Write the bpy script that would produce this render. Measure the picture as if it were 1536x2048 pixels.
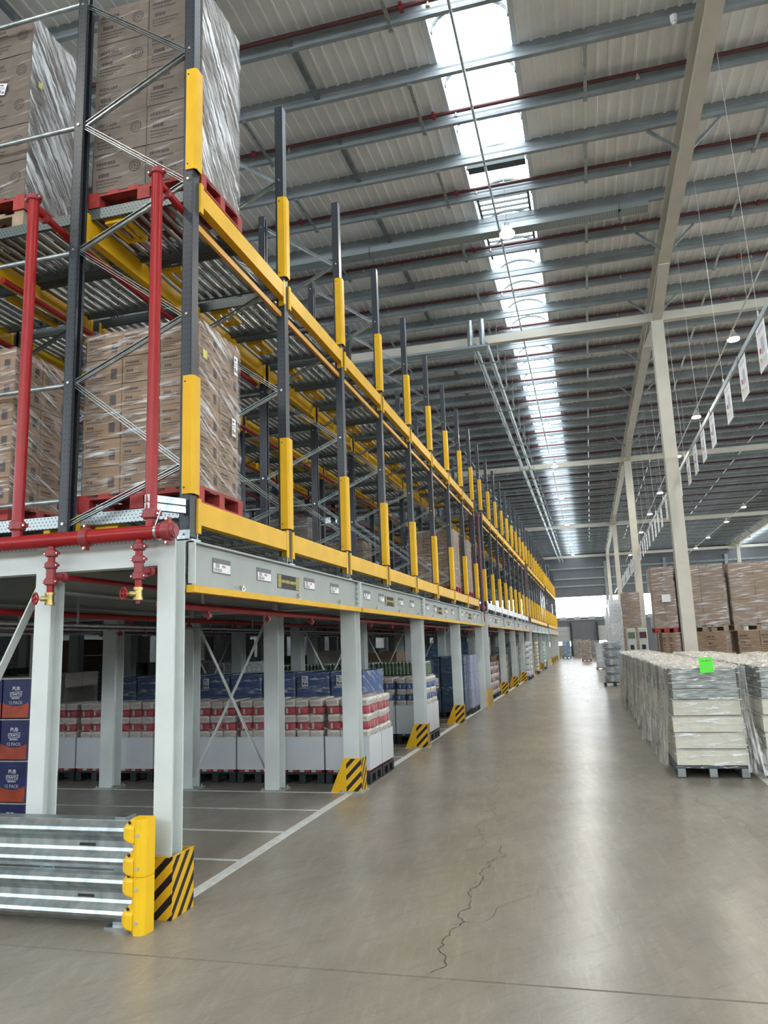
import bpy, math, random
from mathutils import Vector, Matrix
from math import pi, sin, cos, radians as R

for o in list(bpy.data.objects): bpy.data.objects.remove(o)
SC = bpy.context.scene
COL = SC.collection
rnd = random.Random(7)

# ------------------------------------------------------------------ camera
YAW, PIT, ROL, FPX, HC = .25730841, .17619938, -.03590287, 1507.4, 1.75
f = Vector((-sin(YAW)*cos(PIT), cos(YAW)*cos(PIT), sin(PIT)))
r = Vector((cos(YAW), sin(YAW), 0)); u = r.cross(f)
r2 = r*cos(ROL)+u*sin(ROL); u2 = -r*sin(ROL)+u*cos(ROL)
cam = bpy.data.objects.new('camera', bpy.data.cameras.new('camera'))
COL.objects.link(cam)
M = Matrix((r2, u2, -f)).transposed().to_4x4(); M.translation = Vector((0, 0, HC))
cam.matrix_world = M
cam.data.sensor_fit = 'VERTICAL'; cam.data.sensor_height = 36; cam.data.sensor_width = 27
cam.data.lens = FPX/2048*36; cam.data.clip_start = .05; cam.data.clip_end = 400
SC.camera = cam
# ------------------------------------------------------------------ world, exposure
SC.view_settings.view_transform = 'Standard'; SC.view_settings.look = 'None'
SC.view_settings.gamma = 1; SC.view_settings.use_curve_mapping = False
SC.view_settings.exposure = 0.13
W = bpy.data.worlds.new('sky'); SC.world = W; W.use_nodes = True
nt = W.node_tree; bg = nt.nodes['Background']
bg.inputs[0].default_value = (.86, .93, 1, 1); bg.inputs[1].default_value = 2.0
SKY_E = 6.0      # daylight glowing through the roof lights
WIN_E = 7.0       # daylight in the far window band and the added fill bands
LAMP_W = 130

def arealight(name, loc, sx, sy, power, color, rot):
    l = bpy.data.lights.new(name, 'AREA'); l.shape = 'RECTANGLE'; l.size = sx; l.size_y = sy
    l.energy = power; l.color = color
    o = bpy.data.objects.new(name, l); o.location = loc; o.rotation_euler = rot; COL.objects.link(o)
    return o

# ------------------------------------------------------------------ materials
MT = {}
def nn(nt, t, **kw):
    n = nt.nodes.new(t)
    for k, v in kw.items(): setattr(n, k, v)
    return n
def math_(nt, op, a, b=None, clamp=False):
    n = nt.nodes.new('ShaderNodeMath'); n.operation = op; n.use_clamp = clamp
    for i, v in enumerate((a, b)):
        if v is None: continue
        if isinstance(v, (int, float)): n.inputs[i].default_value = v
        else: nt.links.new(v, n.inputs[i])
    return n.outputs[0]
def mix_(nt, fac, a, b):
    n = nt.nodes.new('ShaderNodeMix'); n.data_type = 'RGBA'
    for i, v in ((0, fac), (6, a), (7, b)):
        if isinstance(v, (int, float)): n.inputs[i].default_value = v
        elif isinstance(v, tuple): n.inputs[i].default_value = v if len(v) == 4 else v+(1,)
        else: nt.links.new(v, n.inputs[i])
    return n.outputs[2]
def coords(nt, scale=(1, 1, 1), rot=(0, 0, 0), which='Object'):
    tc = nt.nodes.new('ShaderNodeTexCoord'); mp = nt.nodes.new('ShaderNodeMapping'); mp.inputs['Scale'].default_value = scale
    v = tc.outputs[which]
    if tuple(rot) != (0, 0, 0):
        m0 = nt.nodes.new('ShaderNodeMapping'); m0.inputs['Rotation'].default_value = rot; nt.links.new(v, m0.inputs[0]); v = m0.outputs[0]
    nt.links.new(v, mp.inputs[0]); return mp.outputs[0]
def noise(nt, vec, sc, det=3, rough=.5):
    n = nt.nodes.new('ShaderNodeTexNoise'); n.inputs['Scale'].default_value = sc
    n.inputs['Detail'].default_value = det; n.inputs['Roughness'].default_value = rough
    if vec is not None: nt.links.new(vec, n.inputs['Vector'])
    return n.outputs['Fac']
def ramp(nt, fac, lo, hi, a=0., b=1.):
    n = nt.nodes.new('ShaderNodeMapRange'); n.inputs[1].default_value = lo; n.inputs[2].default_value = hi
    n.inputs[3].default_value = a; n.inputs[4].default_value = b; nt.links.new(fac, n.inputs[0]); return n.outputs[0]
def newmat(name):
    m = bpy.data.materials.new(name); m.use_nodes = True; MT[name] = m
    return m, m.node_tree, m.node_tree.nodes['Principled BSDF']
def bump(nt, h, s, d=.01):
    b = nt.nodes.new('ShaderNodeBump'); b.inputs['Strength'].default_value = s; b.inputs['Distance'].default_value = d
    nt.links.new(h, b.inputs['Height']); return b.outputs[0]
def mat(name, col, rough=.5, metal=0., var=.12, nsc=6, scale=(1, 1, 1), bmp=0., spec=None, rand=0.):
    m, nt, p = newmat(name)
    v = coords(nt, scale); n = noise(nt, v, nsc)
    c2 = tuple(max(0, x*(1-var*1.6)) for x in col); c1 = tuple(min(1, x*(1+var)) for x in col)
    c = mix_(nt, ramp(nt, n, .3, .7), c2, c1)
    if rand:
        oi = nt.nodes.new('ShaderNodeObjectInfo'); hs = nt.nodes.new('ShaderNodeHueSaturation')
        nt.links.new(ramp(nt, oi.outputs['Random'], 0, 1, 1-rand, 1+rand), hs.inputs['Value'])
        nt.links.new(c, hs.inputs['Color']); c = hs.outputs[0]
    nt.links.new(c, p.inputs['Base Color'])
    p.inputs['Roughness'].default_value = rough; p.inputs['Metallic'].default_value = metal
    if spec is not None: p.inputs['Specular IOR Level'].default_value = spec
    if bmp: nt.links.new(bump(nt, n, bmp), p.inputs['Normal'])
    return m
def emis(name, col, e):
    m, nt, p = newmat(name)
    p.inputs['Base Color'].default_value = col+(1,); p.inputs['Emission Color'].default_value = col+(1,)
    p.inputs['Emission Strength'].default_value = e; return m
def stripes(name, a, b, period, ax, duty=.5, rough=.45):
    """diagonal hazard print: ax = pair of weights on x,y,z (object space)"""
    m, nt, p = newmat(name)
    tc = nt.nodes.new('ShaderNodeTexCoord'); s = nt.nodes.new('ShaderNodeSeparateXYZ'); nt.links.new(tc.outputs['Object'], s.inputs[0])
    t = math_(nt, 'ADD', math_(nt, 'MULTIPLY', s.outputs[0], ax[0]), math_(nt, 'MULTIPLY', s.outputs[1], ax[1]))
    t = math_(nt, 'ADD', t, math_(nt, 'MULTIPLY', s.outputs[2], ax[2]))
    t = math_(nt, 'FRACT', math_(nt, 'ADD', math_(nt, 'DIVIDE', t, period), 50.))
    k = math_(nt, 'LESS_THAN', t, duty)
    nt.links.new(mix_(nt, k, a, b), p.inputs['Base Color']); p.inputs['Roughness'].default_value = rough
    return m

YEL = (.74, .42, .012)
mat('grey_steel', (.33, .355, .335), .42, 0, .05, 3)
mat('white_steel', (.60, .64, .62), .45, 0, .05, 3)
mat('cream_steel', (.56, .53, .45), .5, 0, .05, 2)
mat('yellow_paint', YEL, .45, 0, .06, 4, spec=.3)
mat('orange_paint', (.62, .30, .03), .45, 0, .08, 4)
mat('yellow_plastic', (.85, .52, .01), .4, 0, .05, 3)
mat('red_pipe', (.30, .010, .012), .34, 0, .08, 5, spec=.35)
mat('red_coupling', (.26, .03, .035), .42, 0, .15, 20, bmp=.2)
mat('dull_red', (.11, .032, .034), .5, 0, .1, 5)
mat('galvanised', (.42, .47, .48), .33, .85, .18, 14, (1, 1, .3))
mat('galv_dull', (.25, .28, .29), .45, .55, .15, 6)
mat('purlin_steel', (.30, .335, .355), .5, .2, .12, 2)
mat('roller_steel', (.40, .41, .40), .3, .9, .15, 8)
mat('brass', (.55, .42, .16), .35, .85, .15, 20)
mat('bolt_zinc', (.75, .72, .62), .3, .9, .1, 20)
mat('black_plastic', (.018, .022, .024), .45, 0, .2, 8)
mat('grey_plastic', (.26, .28, .28), .55, 0, .15, 8)
mat('red_wood', (.33, .03, .025), .6, 0, .25, 8, (1, 1, 1))
mat('pine_wood', (.32, .24, .16), .7, 0, .2, 8)
mat('cardboard', (.235, .145, .08), .75, 0, .08, 9, (1, 1, 2), rand=.10)
mat('cardboard_grey', (.145, .112, .085), .72, 0, .1, 9, (1, 1, 2), rand=.08)
mat('carton_print', (.05, .033, .028), .8, 0, .1, 9)
mat('cream_carton', (.62, .60, .50), .6, 0, .06, 9, rand=.05)
mat('white_card', (.60, .625, .65), .6, 0, .03, 2)
mat('paper_white', (.82, .83, .84), .6, 0, .02, 4)
mat('ink_black', (.02, .02, .02), .6, 0, .0, 4)
mat('ink_red', (.45, .05, .07), .6, 0, .0, 4)
mat('ink_grey', (.16, .16, .17), .6, 0, .0, 4)
mat('ink_yellow', (.75, .66, .15), .5, 0, .0, 4)
mat('print_white', (.62, .62, .62), .5, 0, .0, 4)
mat('note_green', (.13, .90, .07), .6, 0, .03, 4)
mat('note_yellow', (.60, .55, .10), .6, 0, .03, 4)
mat('blue_carton', (.035, .10, .30), .4, 0, .2, 12, rand=.1)
mat('navy_carton', (.012, .018, .09), .45, 0, .25, 7)
mat('orange_carton', (.33, .05, .02), .45, 0, .2, 9)
mat('tape_grey', (.45, .42, .38), .4, 0, .1, 9)
mat('bag_red', (.38, .03, .05), .4, 0, .2, 25, bmp=.4, rand=.1)
mat('bag_white', (.62, .56, .50), .42, 0, .12, 30, bmp=.4, rand=.06)
mat('bag_blue', (.03, .09, .30), .4, 0, .2, 25, bmp=.4, rand=.1)
mat('shaded_wrap', (.015, .05, .11), .3, 0, .3, 12, bmp=.5)  # one wrap: shaded tone painted here, lit tone on the next line
mat('lit_wrap', (.30, .33, .52), .28, 0, .2, 10, bmp=.5)
mat('green_bottle', (.10, .17, .09), .3, 0, .3, 25, bmp=.4)
mat('pack_pink', (.30, .12, .17), .35, 0, .5, 28, bmp=.4, rand=.15)
mat('pack_olive', (.22, .20, .06), .35, 0, .5, 20, bmp=.4, rand=.2)
mat('pack_silver', (.62, .64, .66), .2, .4, .35, 22, bmp=.5, rand=.15)
mat('pack_gold', (.48, .46, .34), .3, .1, .35, 18, bmp=.5, rand=.15)
mat('pack_teal', (.35, .50, .50), .3, .1, .3, 18, bmp=.5, rand=.15)
mat('steel_blue_wrap', (.20, .26, .31), .22, 0, .35, 22, (1, 1, 1), bmp=.5)
mat('bright_blue_wrap', (.05, .16, .30), .3, 0, .25, 14, bmp=.5)
mat('wall_panel', (.13, .14, .15), .6, 0, .05, 1)
mat('wall_light', (.42, .43, .43), .6, 0, .05, 1)
mat('door_panel', (.40, .40, .38), .6, 0, .05, 1)
mat('ceiling_liner', (.90, .89, .875), .55, 0, .05, 1.5)
mat('skylight_frame', (.62, .66, .68), .5, 0, .03, 2)
mat('vent_dark', (.05, .07, .07), .5, 0, .1, 5)
mat('line_paint', (.60, .60, .56), .5, 0, .12, 12)
mat('joint_black', (.006, .005, .005), .9, 0, .1, 5)
mat('cable_white', (.5, .5, .48), .5, 0, 0, 5)
mat('lamp_body', (.5, .5, .5), .4, .3, 0, 5)
emis('skylight_pane', (.89, .955, 1.0), SKY_E)
emis('window_pane', (.89, .955, 1.0), WIN_E)
emis('lamp_glass', (1, .96, .86), 14)
stripes('hazard_x', YEL, (.012, .010, .008), .135, (-1, 0, 1), .45)
stripes('hazard_y', YEL, (.012, .010, .008), .135, (0, -1.1, 1), .45)
stripes('hazard_small', (.6, .5, .08), (.012, .012, .01), .028, (0, -1.2, .6), .5)

def upright_mat():
    m, nt, p = newmat('upright_paint')
    tc = nt.nodes.new('ShaderNodeTexCoord'); s = nt.nodes.new('ShaderNodeSeparateXYZ'); nt.links.new(tc.outputs['Object'], s.inputs[0])
    z = math_(nt, 'SUBTRACT', math_(nt, 'FRACT', math_(nt, 'MULTIPLY', s.outputs[2], 20.)), .5)
    z = math_(nt, 'MULTIPLY', z, .05)
    x = math_(nt, 'SUBTRACT', math_(nt, 'FRACT', math_(nt, 'MULTIPLY', math_(nt, 'ADD', s.outputs[0], s.outputs[1]), 25.)), .5)
    x = math_(nt, 'MULTIPLY', x, .04)
    d = math_(nt, 'ADD', math_(nt, 'MULTIPLY', z, z), math_(nt, 'MULTIPLY', x, x))
    k = math_(nt, 'LESS_THAN', d, .007**2)
    nt.links.new(mix_(nt, k, (.034, .041, .052), (.012, .012, .013)), p.inputs['Base Color']); p.inputs['Roughness'].default_value = .4
upright_mat()
def perf_mat(name, base):
    m, nt, p = newmat(name)
    tc = nt.nodes.new('ShaderNodeTexCoord'); s = nt.nodes.new('ShaderNodeSeparateXYZ'); nt.links.new(tc.outputs['Object'], s.inputs[0])
    row = math_(nt, 'MULTIPLY', s.outputs[2], 1/.028)
    odd = math_(nt, 'MULTIPLY', math_(nt, 'FLOOR', row), .5)
    z = math_(nt, 'MULTIPLY', math_(nt, 'SUBTRACT', math_(nt, 'FRACT', row), .5), .028)
    x = math_(nt, 'MULTIPLY', math_(nt, 'SUBTRACT', math_(nt, 'FRACT', math_(nt, 'ADD', math_(nt, 'MULTIPLY', s.outputs[0], 1/.035), odd)), .5), .035)
    d = math_(nt, 'ADD', math_(nt, 'MULTIPLY', z, z), math_(nt, 'MULTIPLY', x, x))
    k = math_(nt, 'LESS_THAN', d, .0052**2)
    nt.links.new(mix_(nt, k, base, (.02, .02, .02)), p.inputs['Base Color'])
    p.inputs['Roughness'].default_value = .4; p.inputs['Metallic'].default_value = .5
perf_mat('perforated_galv', (.40, .46, .47)); perf_mat('perforated_shaded', (.13, .15, .15))  # second copy has the backlit upper tier's shade painted into the steel

def film_mat(name, scale, rot, lo, hi, amax, amin=.06, tint=(.86, .88, .90), nsc=3.5, bs=.6):
    m, nt, p = newmat(name)
    v = coords(nt, scale, rot); n = noise(nt, v, nsc, 5, .62)
    v2 = coords(nt, (1, 1, 1)); n2 = noise(nt, v2, 1.7, 2)
    a = math_(nt, 'MULTIPLY', ramp(nt, n, lo, hi, 0, 1), ramp(nt, n2, .32, .62, .25, 1.1))  # pale opaque streaks: film creases, with glossy highlights painted in
    a = ramp(nt, a, 0, 1, amin, amax)
    p.inputs['Base Color'].default_value = tint+(1,); p.inputs['Roughness'].default_value = .16
    p.inputs['Specular IOR Level'].default_value = .9
    nt.links.new(a, p.inputs['Alpha']); nt.links.new(bump(nt, n, bs, .03), p.inputs['Normal'])
    return m
film_mat('film_diag', (1.5, .55, 7), (R(50), 0, 0), .44, .62, .95, .10, nsc=3)
film_mat('film_side', (1.5, .5, 9), (R(24), 0, 0), .50, .66, .75, .06, nsc=3)
film_mat('film_flat', (.9, .9, 9), (R(3), R(5), 0), .52, .68, .75, .05, nsc=3)
film_mat('film_front', (.6, .6, 9), (0, R(8), 0), .56, .74, .45, .02, nsc=3)
film_mat('film_clear', (1, 1, 6), (R(15), R(-12), 0), .56, .72, .55, .03, nsc=5)
film_mat('film_drape', (7, 7, 1.0), (R(6), R(5), 0), .47, .60, .85, .16, tint=(.93, .92, .90), nsc=2.6, bs=1.)
film_mat('film_top', (3, 3, 3), (0, 0, .6), .42, .62, .85, .15, tint=(.92, .88, .80), nsc=4, bs=1.)

def floor_mat():
    m, nt, p = newmat('polished_concrete')
    v = coords(nt, (1, 1, 1)); a = noise(nt, v, .5, 4, .6); b = noise(nt, coords(nt, (2.2, .5, 1), (0, 0, -.25)), 1.2, 4, .55)
    c = noise(nt, coords(nt, (1.6, .5, 1), (0, 0, .5)), 2.2, 5, .6); g = noise(nt, v, 55, 2)
    col = mix_(nt, ramp(nt, a, .3, .7), (.235, .205, .160), (.300, .272, .222))
    col = mix_(nt, ramp(nt, b, .38, .85, 0, .5), col, (.165, .155, .140))
    col = mix_(nt, ramp(nt, c, .48, .85, 0, .4), col, (.36, .335, .29))
    d = noise(nt, coords(nt, (7, .9, 1), (0, 0, -.12)), 2.4, 6, .65); e = noise(nt, coords(nt, (6, 1.1, 1), (0, 0, .75)), 3.1, 6, .7)
    col = mix_(nt, ramp(nt, d, .50, .72, 0, .35), col, (.37, .34, .29))
    col = mix_(nt, ramp(nt, e, .52, .75, 0, .45), col, (.15, .14, .125))
    col = mix_(nt, ramp(nt, g, .3, .7, 0, .14), col, (.10, .09, .08))
    nt.links.new(col, p.inputs['Base Color'])
    p.inputs['Roughness'].default_value = .26
    p.inputs['Specular IOR Level'].default_value = .21
    nt.links.new(bump(nt, noise(nt, coords(nt, (.25, 1.6, 1)), 3, 2), .035, .01), p.inputs['Normal'])
floor_mat()

# ------------------------------------------------------------------ mesh builder
class MB:
    def __init__(s): s.v = []; s.f = []; s.m = []; s.sm = []
    def add(s, vs, fs, mi=0, smooth=False):
        n = len(s.v); s.v += [tuple(v) for v in vs]
        for q in fs: s.f.append([i+n for i in q]); s.m.append(mi); s.sm.append(smooth)
        return s
    def box(s, x0, y0, z0, x1, y1, z1, mi=0):
        x0, x1 = sorted((x0, x1)); y0, y1 = sorted((y0, y1)); z0, z1 = sorted((z0, z1))
        vs = [(x, y, z) for z in (z0, z1) for y in (y0, y1) for x in (x0, x1)]
        return s.add(vs, [(0, 2, 3, 1), (4, 5, 7, 6), (0, 1, 5, 4), (2, 6, 7, 3), (0, 4, 6, 2), (1, 3, 7, 5)], mi)
    def tube(s, p0, p1, rad, n=8, mi=0, cap=True, rad2=None):
        p0 = Vector(p0); p1 = Vector(p1); d = (p1-p0).normalized()
        a = Vector((0, 0, 1)) if abs(d.z) < .9 else Vector((1, 0, 0)); x = d.cross(a).normalized(); y = d.cross(x)
        rad2 = rad if rad2 is None else rad2; vs = []
        for p, rr in ((p0, rad), (p1, rad2)):
            for i in range(n): t = 2*pi*i/n; vs.append(p+(x*cos(t)+y*sin(t))*rr)
        s.add(vs, [(i, (i+1) % n, n+(i+1) % n, n+i) for i in range(n)], mi, True)
        if cap: s.add(vs, [tuple(range(n))[::-1], tuple(range(n, 2*n))], mi)
        return s
    def bar(s, p0, p1, w, h, mi=0, up=(0, 0, 1)):
        p0 = Vector(p0); p1 = Vector(p1); d = (p1-p0).normalized(); up = Vector(up)
        if abs(d.dot(up)) > .98: up = Vector((1, 0, 0))
        x = d.cross(up).normalized(); y = x.cross(d)
        vs = [p+x*a*w/2+y*b*h/2 for p in (p0, p1) for a, b in ((-1, -1), (1, -1), (1, 1), (-1, 1))]
        return s.add(vs, [(0, 1, 2, 3), (7, 6, 5, 4), (0, 4, 5, 1), (1, 5, 6, 2), (2, 6, 7, 3), (3, 7, 4, 0)], mi)
    def prism(s, prof, axis, a, b, mi=0, closed=True, smooth=False):
        """prof = 2D list; axis 'x': (y,z) pairs, 'y': (x,z), 'z': (x,y)"""
        def P(q, t): return {'x': (t, q[0], q[1]), 'y': (q[0], t, q[1]), 'z': (q[0], q[1], t)}[axis]
        n = len(prof); vs = [P(q, a) for q in prof]+[P(q, b) for q in prof]
        rng = range(n if closed else n-1)
        s.add(vs, [(i, (i+1) % n, n+(i+1) % n, n+i) for i in rng], mi, smooth)
        if closed: s.add(vs, [tuple(range(n))[::-1], tuple(range(n, 2*n))], mi)
        return s
    def quad(s, a, b, c, d, mi=0): return s.add([a, b, c, d], [(0, 1, 2, 3)], mi)
    def ring(s, c, r0, r1, n=16, mi=0, plane='y'):
        vs = []
        for rr in (r0, r1):
            for i in range(n):
                t = 2*pi*i/n; a, b = rr*cos(t), rr*sin(t)
                vs.append((c[0]+a, c[1], c[2]+b) if plane == 'y' else (c[0], c[1]+a, c[2]+b))
        return s.add(vs, [(i, (i+1) % n, n+(i+1) % n, n+i) for i in range(n)], mi)
    def mesh(s, name, mats, off=(0, 0, 0)):
        me = bpy.data.meshes.new(name); ox, oy, oz = off
        me.from_pydata([(a-ox, b-oy, c-oz) for a, b, c in s.v], [], s.f)
        for m in mats: me.materials.append(MT[m])
        me.polygons.foreach_set('material_index', s.m); me.polygons.foreach_set('use_smooth', s.sm)
        me.update(); return me
    def build(s, name, mats, parent=None, bevel=0, off=None):
        if isinstance(mats, str): mats = [mats]
        if off is None: off = wloc(parent) if parent else (0, 0, 0)
        me = s.mesh(name, mats, off)
        o = bpy.data.objects.new(name, me); COL.objects.link(o)
        if parent: o.parent = parent
        if name in ('bolts', 'rivets', 'print'): o['kind'] = 'stuff'
        if bevel:
            b = o.modifiers.new('b', 'BEVEL'); b.width = bevel; b.segments = 2; b.limit_method = 'ANGLE'
        return o
def wloc(o):
    v = Vector(o.location)
    while o.parent: o = o.parent; v += o.location
    return v
def tag(o, label, cat, group=None, kind=None):
    if label: o['label'] = label
    if cat: o['category'] = cat
    if group: o['group'] = group
    if kind: o['kind'] = kind
    return o
def thing(name, label, cat, loc, group=None):
    o = bpy.data.objects.new(name, None); COL.objects.link(o); o.location = loc; o.empty_display_size = .1
    return tag(o, label, cat, group)
def struct(o): o['kind'] = 'structure'; return o
def mobj(name, mesh, parent, loc=(0, 0, 0), rot=(0, 0, 0)):
    o = bpy.data.objects.new(name, mesh); COL.objects.link(o); o.parent = parent
    o.location = loc; o.rotation_euler = rot; return o
KIDS = {}
def kids(o):
    return KIDS.setdefault(o.name, list(o.children))
def copy_tree(o, loc=None, label=None, parent=None, group=None, skip=()):
    c = o.copy(); COL.objects.link(c); c.parent = parent
    if loc is not None: c.location = loc
    if label: c['label'] = label
    if group: c['group'] = group
    for ch in kids(o):
        if ch.name.split('.')[0] in skip: continue
        copy_tree(ch, parent=c, skip=skip)
    return c
ORD = ['first', 'second', 'third', 'fourth', 'fifth', 'sixth', 'seventh', 'eighth', 'ninth', 'tenth', 'eleventh', 'twelfth', 'thirteenth',
 'fourteenth', 'fifteenth', 'sixteenth', 'seventeenth', 'eighteenth', 'nineteenth']
TENS = {20: 'twent', 30: 'thirt', 40: 'fort', 50: 'fift', 60: 'sixt', 70: 'sevent', 80: 'eight'}
def nth(n):
    if n <= 19: return ORD[n-1]
    t, q = n//10*10, n % 10
    return TENS[t]+('ieth' if q == 0 else 'y-'+ORD[q-1])
_font = {}
def text_mesh(txt, size, mat_):
    k = (txt, size, mat_)
    if k in _font: return _font[k]
    c = bpy.data.curves.new('t', 'FONT'); c.body = txt; c.size = size; c.align_x = 'CENTER'; c.align_y = 'CENTER'
    c.extrude = .0004; c.resolution_u = 2; c.offset = size*.012
    o = bpy.data.objects.new('t', c); COL.objects.link(o)
    me = bpy.data.meshes.new_from_object(o.evaluated_get(bpy.context.evaluated_depsgraph_get())); me.name = 'lettering'
    bpy.data.objects.remove(o); me.materials.clear(); me.materials.append(MT[mat_]); _font[k] = me
    return me
def text(parent, txt, size, loc, face, mat_, name='lettering'):
    """loc world; face '-y' or '+x' or '-x' = direction the text looks"""
    rot = {'-y': (pi/2, 0, 0), '+x': (pi/2, 0, pi/2), '-x': (pi/2, 0, -pi/2)}[face]
    return mobj(name, text_mesh(txt, size, mat_), parent, Vector(loc)-wloc(parent), rot)

# ------------------------------------------------------------------ SHELL
XL, XR, YB, YF = -32., 30., -16., 84.
ZS = 11.14; ZP = 10.84
fl = bpy.data.objects.new('floor', None)
g = MB(); g.box(XL, YB, -.2, XR, 4.288, 0); g.box(XL, 4.306, -.2, XR, YF, 0)
fl = struct(g.build('floor', 'polished_concrete'))
MB().box(XL, 4.288, -.2, XR, 4.306, -.03).build('expansion_joint', 'joint_black', fl)
MB().box(-3.03, 5.15, 0, -2.93, 73.6, .003).build('aisle_line', 'line_paint', fl)
for i in range(70):      # bay marking lines under the rack
    y = 5.25+i*.985
    if y > 44: break
    MB().box(-9.5, y, 0, -3.03, y+.05, .002).build('bay_line', 'line_paint', fl)
def crack(pts, w, seed):
    rr = random.Random(seed); P = [Vector(p) for p in pts]
    for it in range(4):
        Q = [P[0]]
        for a, b in zip(P[:-1], P[1:]):
            d = b-a; n = Vector((-d.y, d.x)); Q += [(a+b)/2+n*rr.uniform(-.22, .22), b]
        P = Q
    vs = []; 
    for i, p in enumerate(P):
        d = (P[min(i+1, len(P)-1)]-P[max(i-1, 0)]); n = Vector((-d.y, d.x)).normalized()*w*rr.uniform(.3, 1); vs += [(p.x-n.x, p.y-n.y, .0012), (p.x+n.x, p.y+n.y, .0012)]
    MB().add(vs, [(2*i, 2*i+2, 2*i+3, 2*i+1) for i in range(len(P)-1)]).build('floor_crack', 'crack_dark', fl)
mat('crack_dark', (.035, .030, .026), .7, 0, .3, 5)
crack([(-0.976, 4.359), (-0.997, 4.803), (-0.938, 5.185), (-0.952, 5.640), (-0.911, 6.016), (-0.944, 6.476), (-0.893, 6.992)], 0.0045, 3)
crack([(-1.162, 6.828), (-1.154, 7.541), (-1.174, 8.672), (-1.444, 10.376), (-1.532, 11.881)], 0.0035, 4)
crack([(0.685, 10.239), (0.724, 9.722), (0.733, 9.041)], 0.003, 5)
crack([(0.562, 16.962), (0.818, 15.516), (1.102, 12.954)], 0.004, 6)
crack([(1.022, 9.252), (1.111, 8.628), (1.242, 8.198), (1.258, 7.768)], 0.003, 7)
crack([(-0.984, 5.071), (-0.641, 5.602), (-0.177, 6.001)], 0.0018, 8)
crack([(-3.084, 6.589), (-2.804, 7.361), (-2.496, 8.834)], 0.0015, 9)
crack([(-0.925, 7.194), (-0.372, 7.725), (0.342, 7.611)], 0.0015, 10)
MB().box(1.86, 4.3, 0, 1.99, 11.5, .003).build('storage_line', 'line_paint', fl)
# far wall with window band, dock doors, rails
wf = struct(MB().box(XL, YF, 0, XR, YF+.3, 4.05).box(XL, YF, 6.25, XR, YF+.3, ZS).build('wall_far', 'wall_panel'))
for z in (7.3, 8.1, 9.2): MB().box(XL, YF-.18, z, XR, YF, z+.16).build('sheeting_rail', 'galv_dull', wf)
for x in range(-28, 30, 6): MB().box(x, YF-.25, 0, x+.3, YF, 9.9).build('wall_post', 'galv_dull', wf)
for i in range(40): MB().box(-30+i*1.5, YF-.1, 3.75, -29.3+i*1.5, YF-.02, 4.12).build('bracket_plate', 'wall_light', wf)
MB().box(XL, YF-.12, 3.72, XR, YF, 3.85).build('window_sill', 'galv_dull', wf)
def window_band(n, y, ys, z0, z1):
    w = bpy.data.objects.new('window_%d' % n, None); COL.objects.link(w); w.location = (0, y, z0); struct(w)
    x = XL
    while x < XR:
        MB().box(x+.04, y+ys*.1, z0, x+2.96, y+ys*.14, z1).build('pane', 'window_pane', w)
        MB().box(x-.04, y, z0, x+.04, y+ys*.2, z1).build('mullion', 'skylight_frame', w); x += 3
    MB().box(XL, y, (z0+z1)/2-.4, XR, y+ys*.06, (z0+z1)/2-.36).build('glazing_bar', 'skylight_frame', w)
window_band(1, YF, 1, 4.05, 6.25)
DOORX = (-26, -19, -12, -5.4, .9, 7.2, 14, 21)
for i, x in enumerate(DOORX):
    d = bpy.data.objects.new('door_%d' % (i+1), None); COL.objects.link(d); d.location = (x, YF, 0); struct(d)
    for k in range(6):
        m = MB().box(x, YF-.12, .02+k*.52, x+3.4, YF-.07, .52+k*.52)
        m.build('door_panel', 'window_pane' if (k == 2 and i in (3, 4)) else 'door_panel', d)
    MB().box(x-.2, YF-.3, 0, x, YF-.05, 3.5).box(x+3.4, YF-.3, 0, x+3.6, YF-.05, 3.5).build('door_frame', 'black_plastic', d)
    MB().box(x+1.3, YF-.1, 3.25, x+2.1, YF-.05, 3.55).build('door_sign', 'paper_white', d)
wb = struct(MB().box(XL, YB-.3, 0, XR, YB, 6.6).box(XL, YB-.3, 10.2, XR, YB, ZS).build('wall_back', 'wall_light'))
window_band(2, YB, -1, 6.6, 10.2)  # unseen band behind the camera, added to light ceiling and rack fronts
struct(MB().box(XL-.3, YB, 0, XL, YF, 7.6).box(XL-.3, YB, 10.2, XL, YF, ZS).build('wall_left', 'wall_panel'))
w = bpy.data.objects.new('window_7', None); COL.objects.link(w); w.location = (XL, 0, 7.6); struct(w)  # unseen glowing band added on the left to brighten the ceiling
for k in range(25):
    MB().box(XL-.14, YB+4*k+.04, 7.6, XL-.1, YB+4*k+3.96, 10.2).build('pane', 'window_pane', w)
    MB().box(XL-.2, YB+4*k-.04, 7.6, XL, YB+4*k+.04, 10.2).build('mullion', 'skylight_frame', w)
struct(MB().box(XR, YB, 0, XR+.3, YF, 5.4).box(XR, YB, 10.2, XR+.3, YF, ZS).build('wall_right', 'wall_light'))
w = bpy.data.objects.new('window_6', None); COL.objects.link(w); w.location = (XR, 0, 5.4); struct(w)  # unseen glowing band added on the right as ceiling uplight
for k in range(25):
    MB().box(XR+.1, YB+4*k+.04, 5.4, XR+.14, YB+4*k+3.96, 10.2).build('pane', 'window_pane', w)
    MB().box(XR, YB+4*k-.04, 5.4, XR+.2, YB+4*k+.04, 10.2).build('mullion', 'skylight_frame', w)

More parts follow.
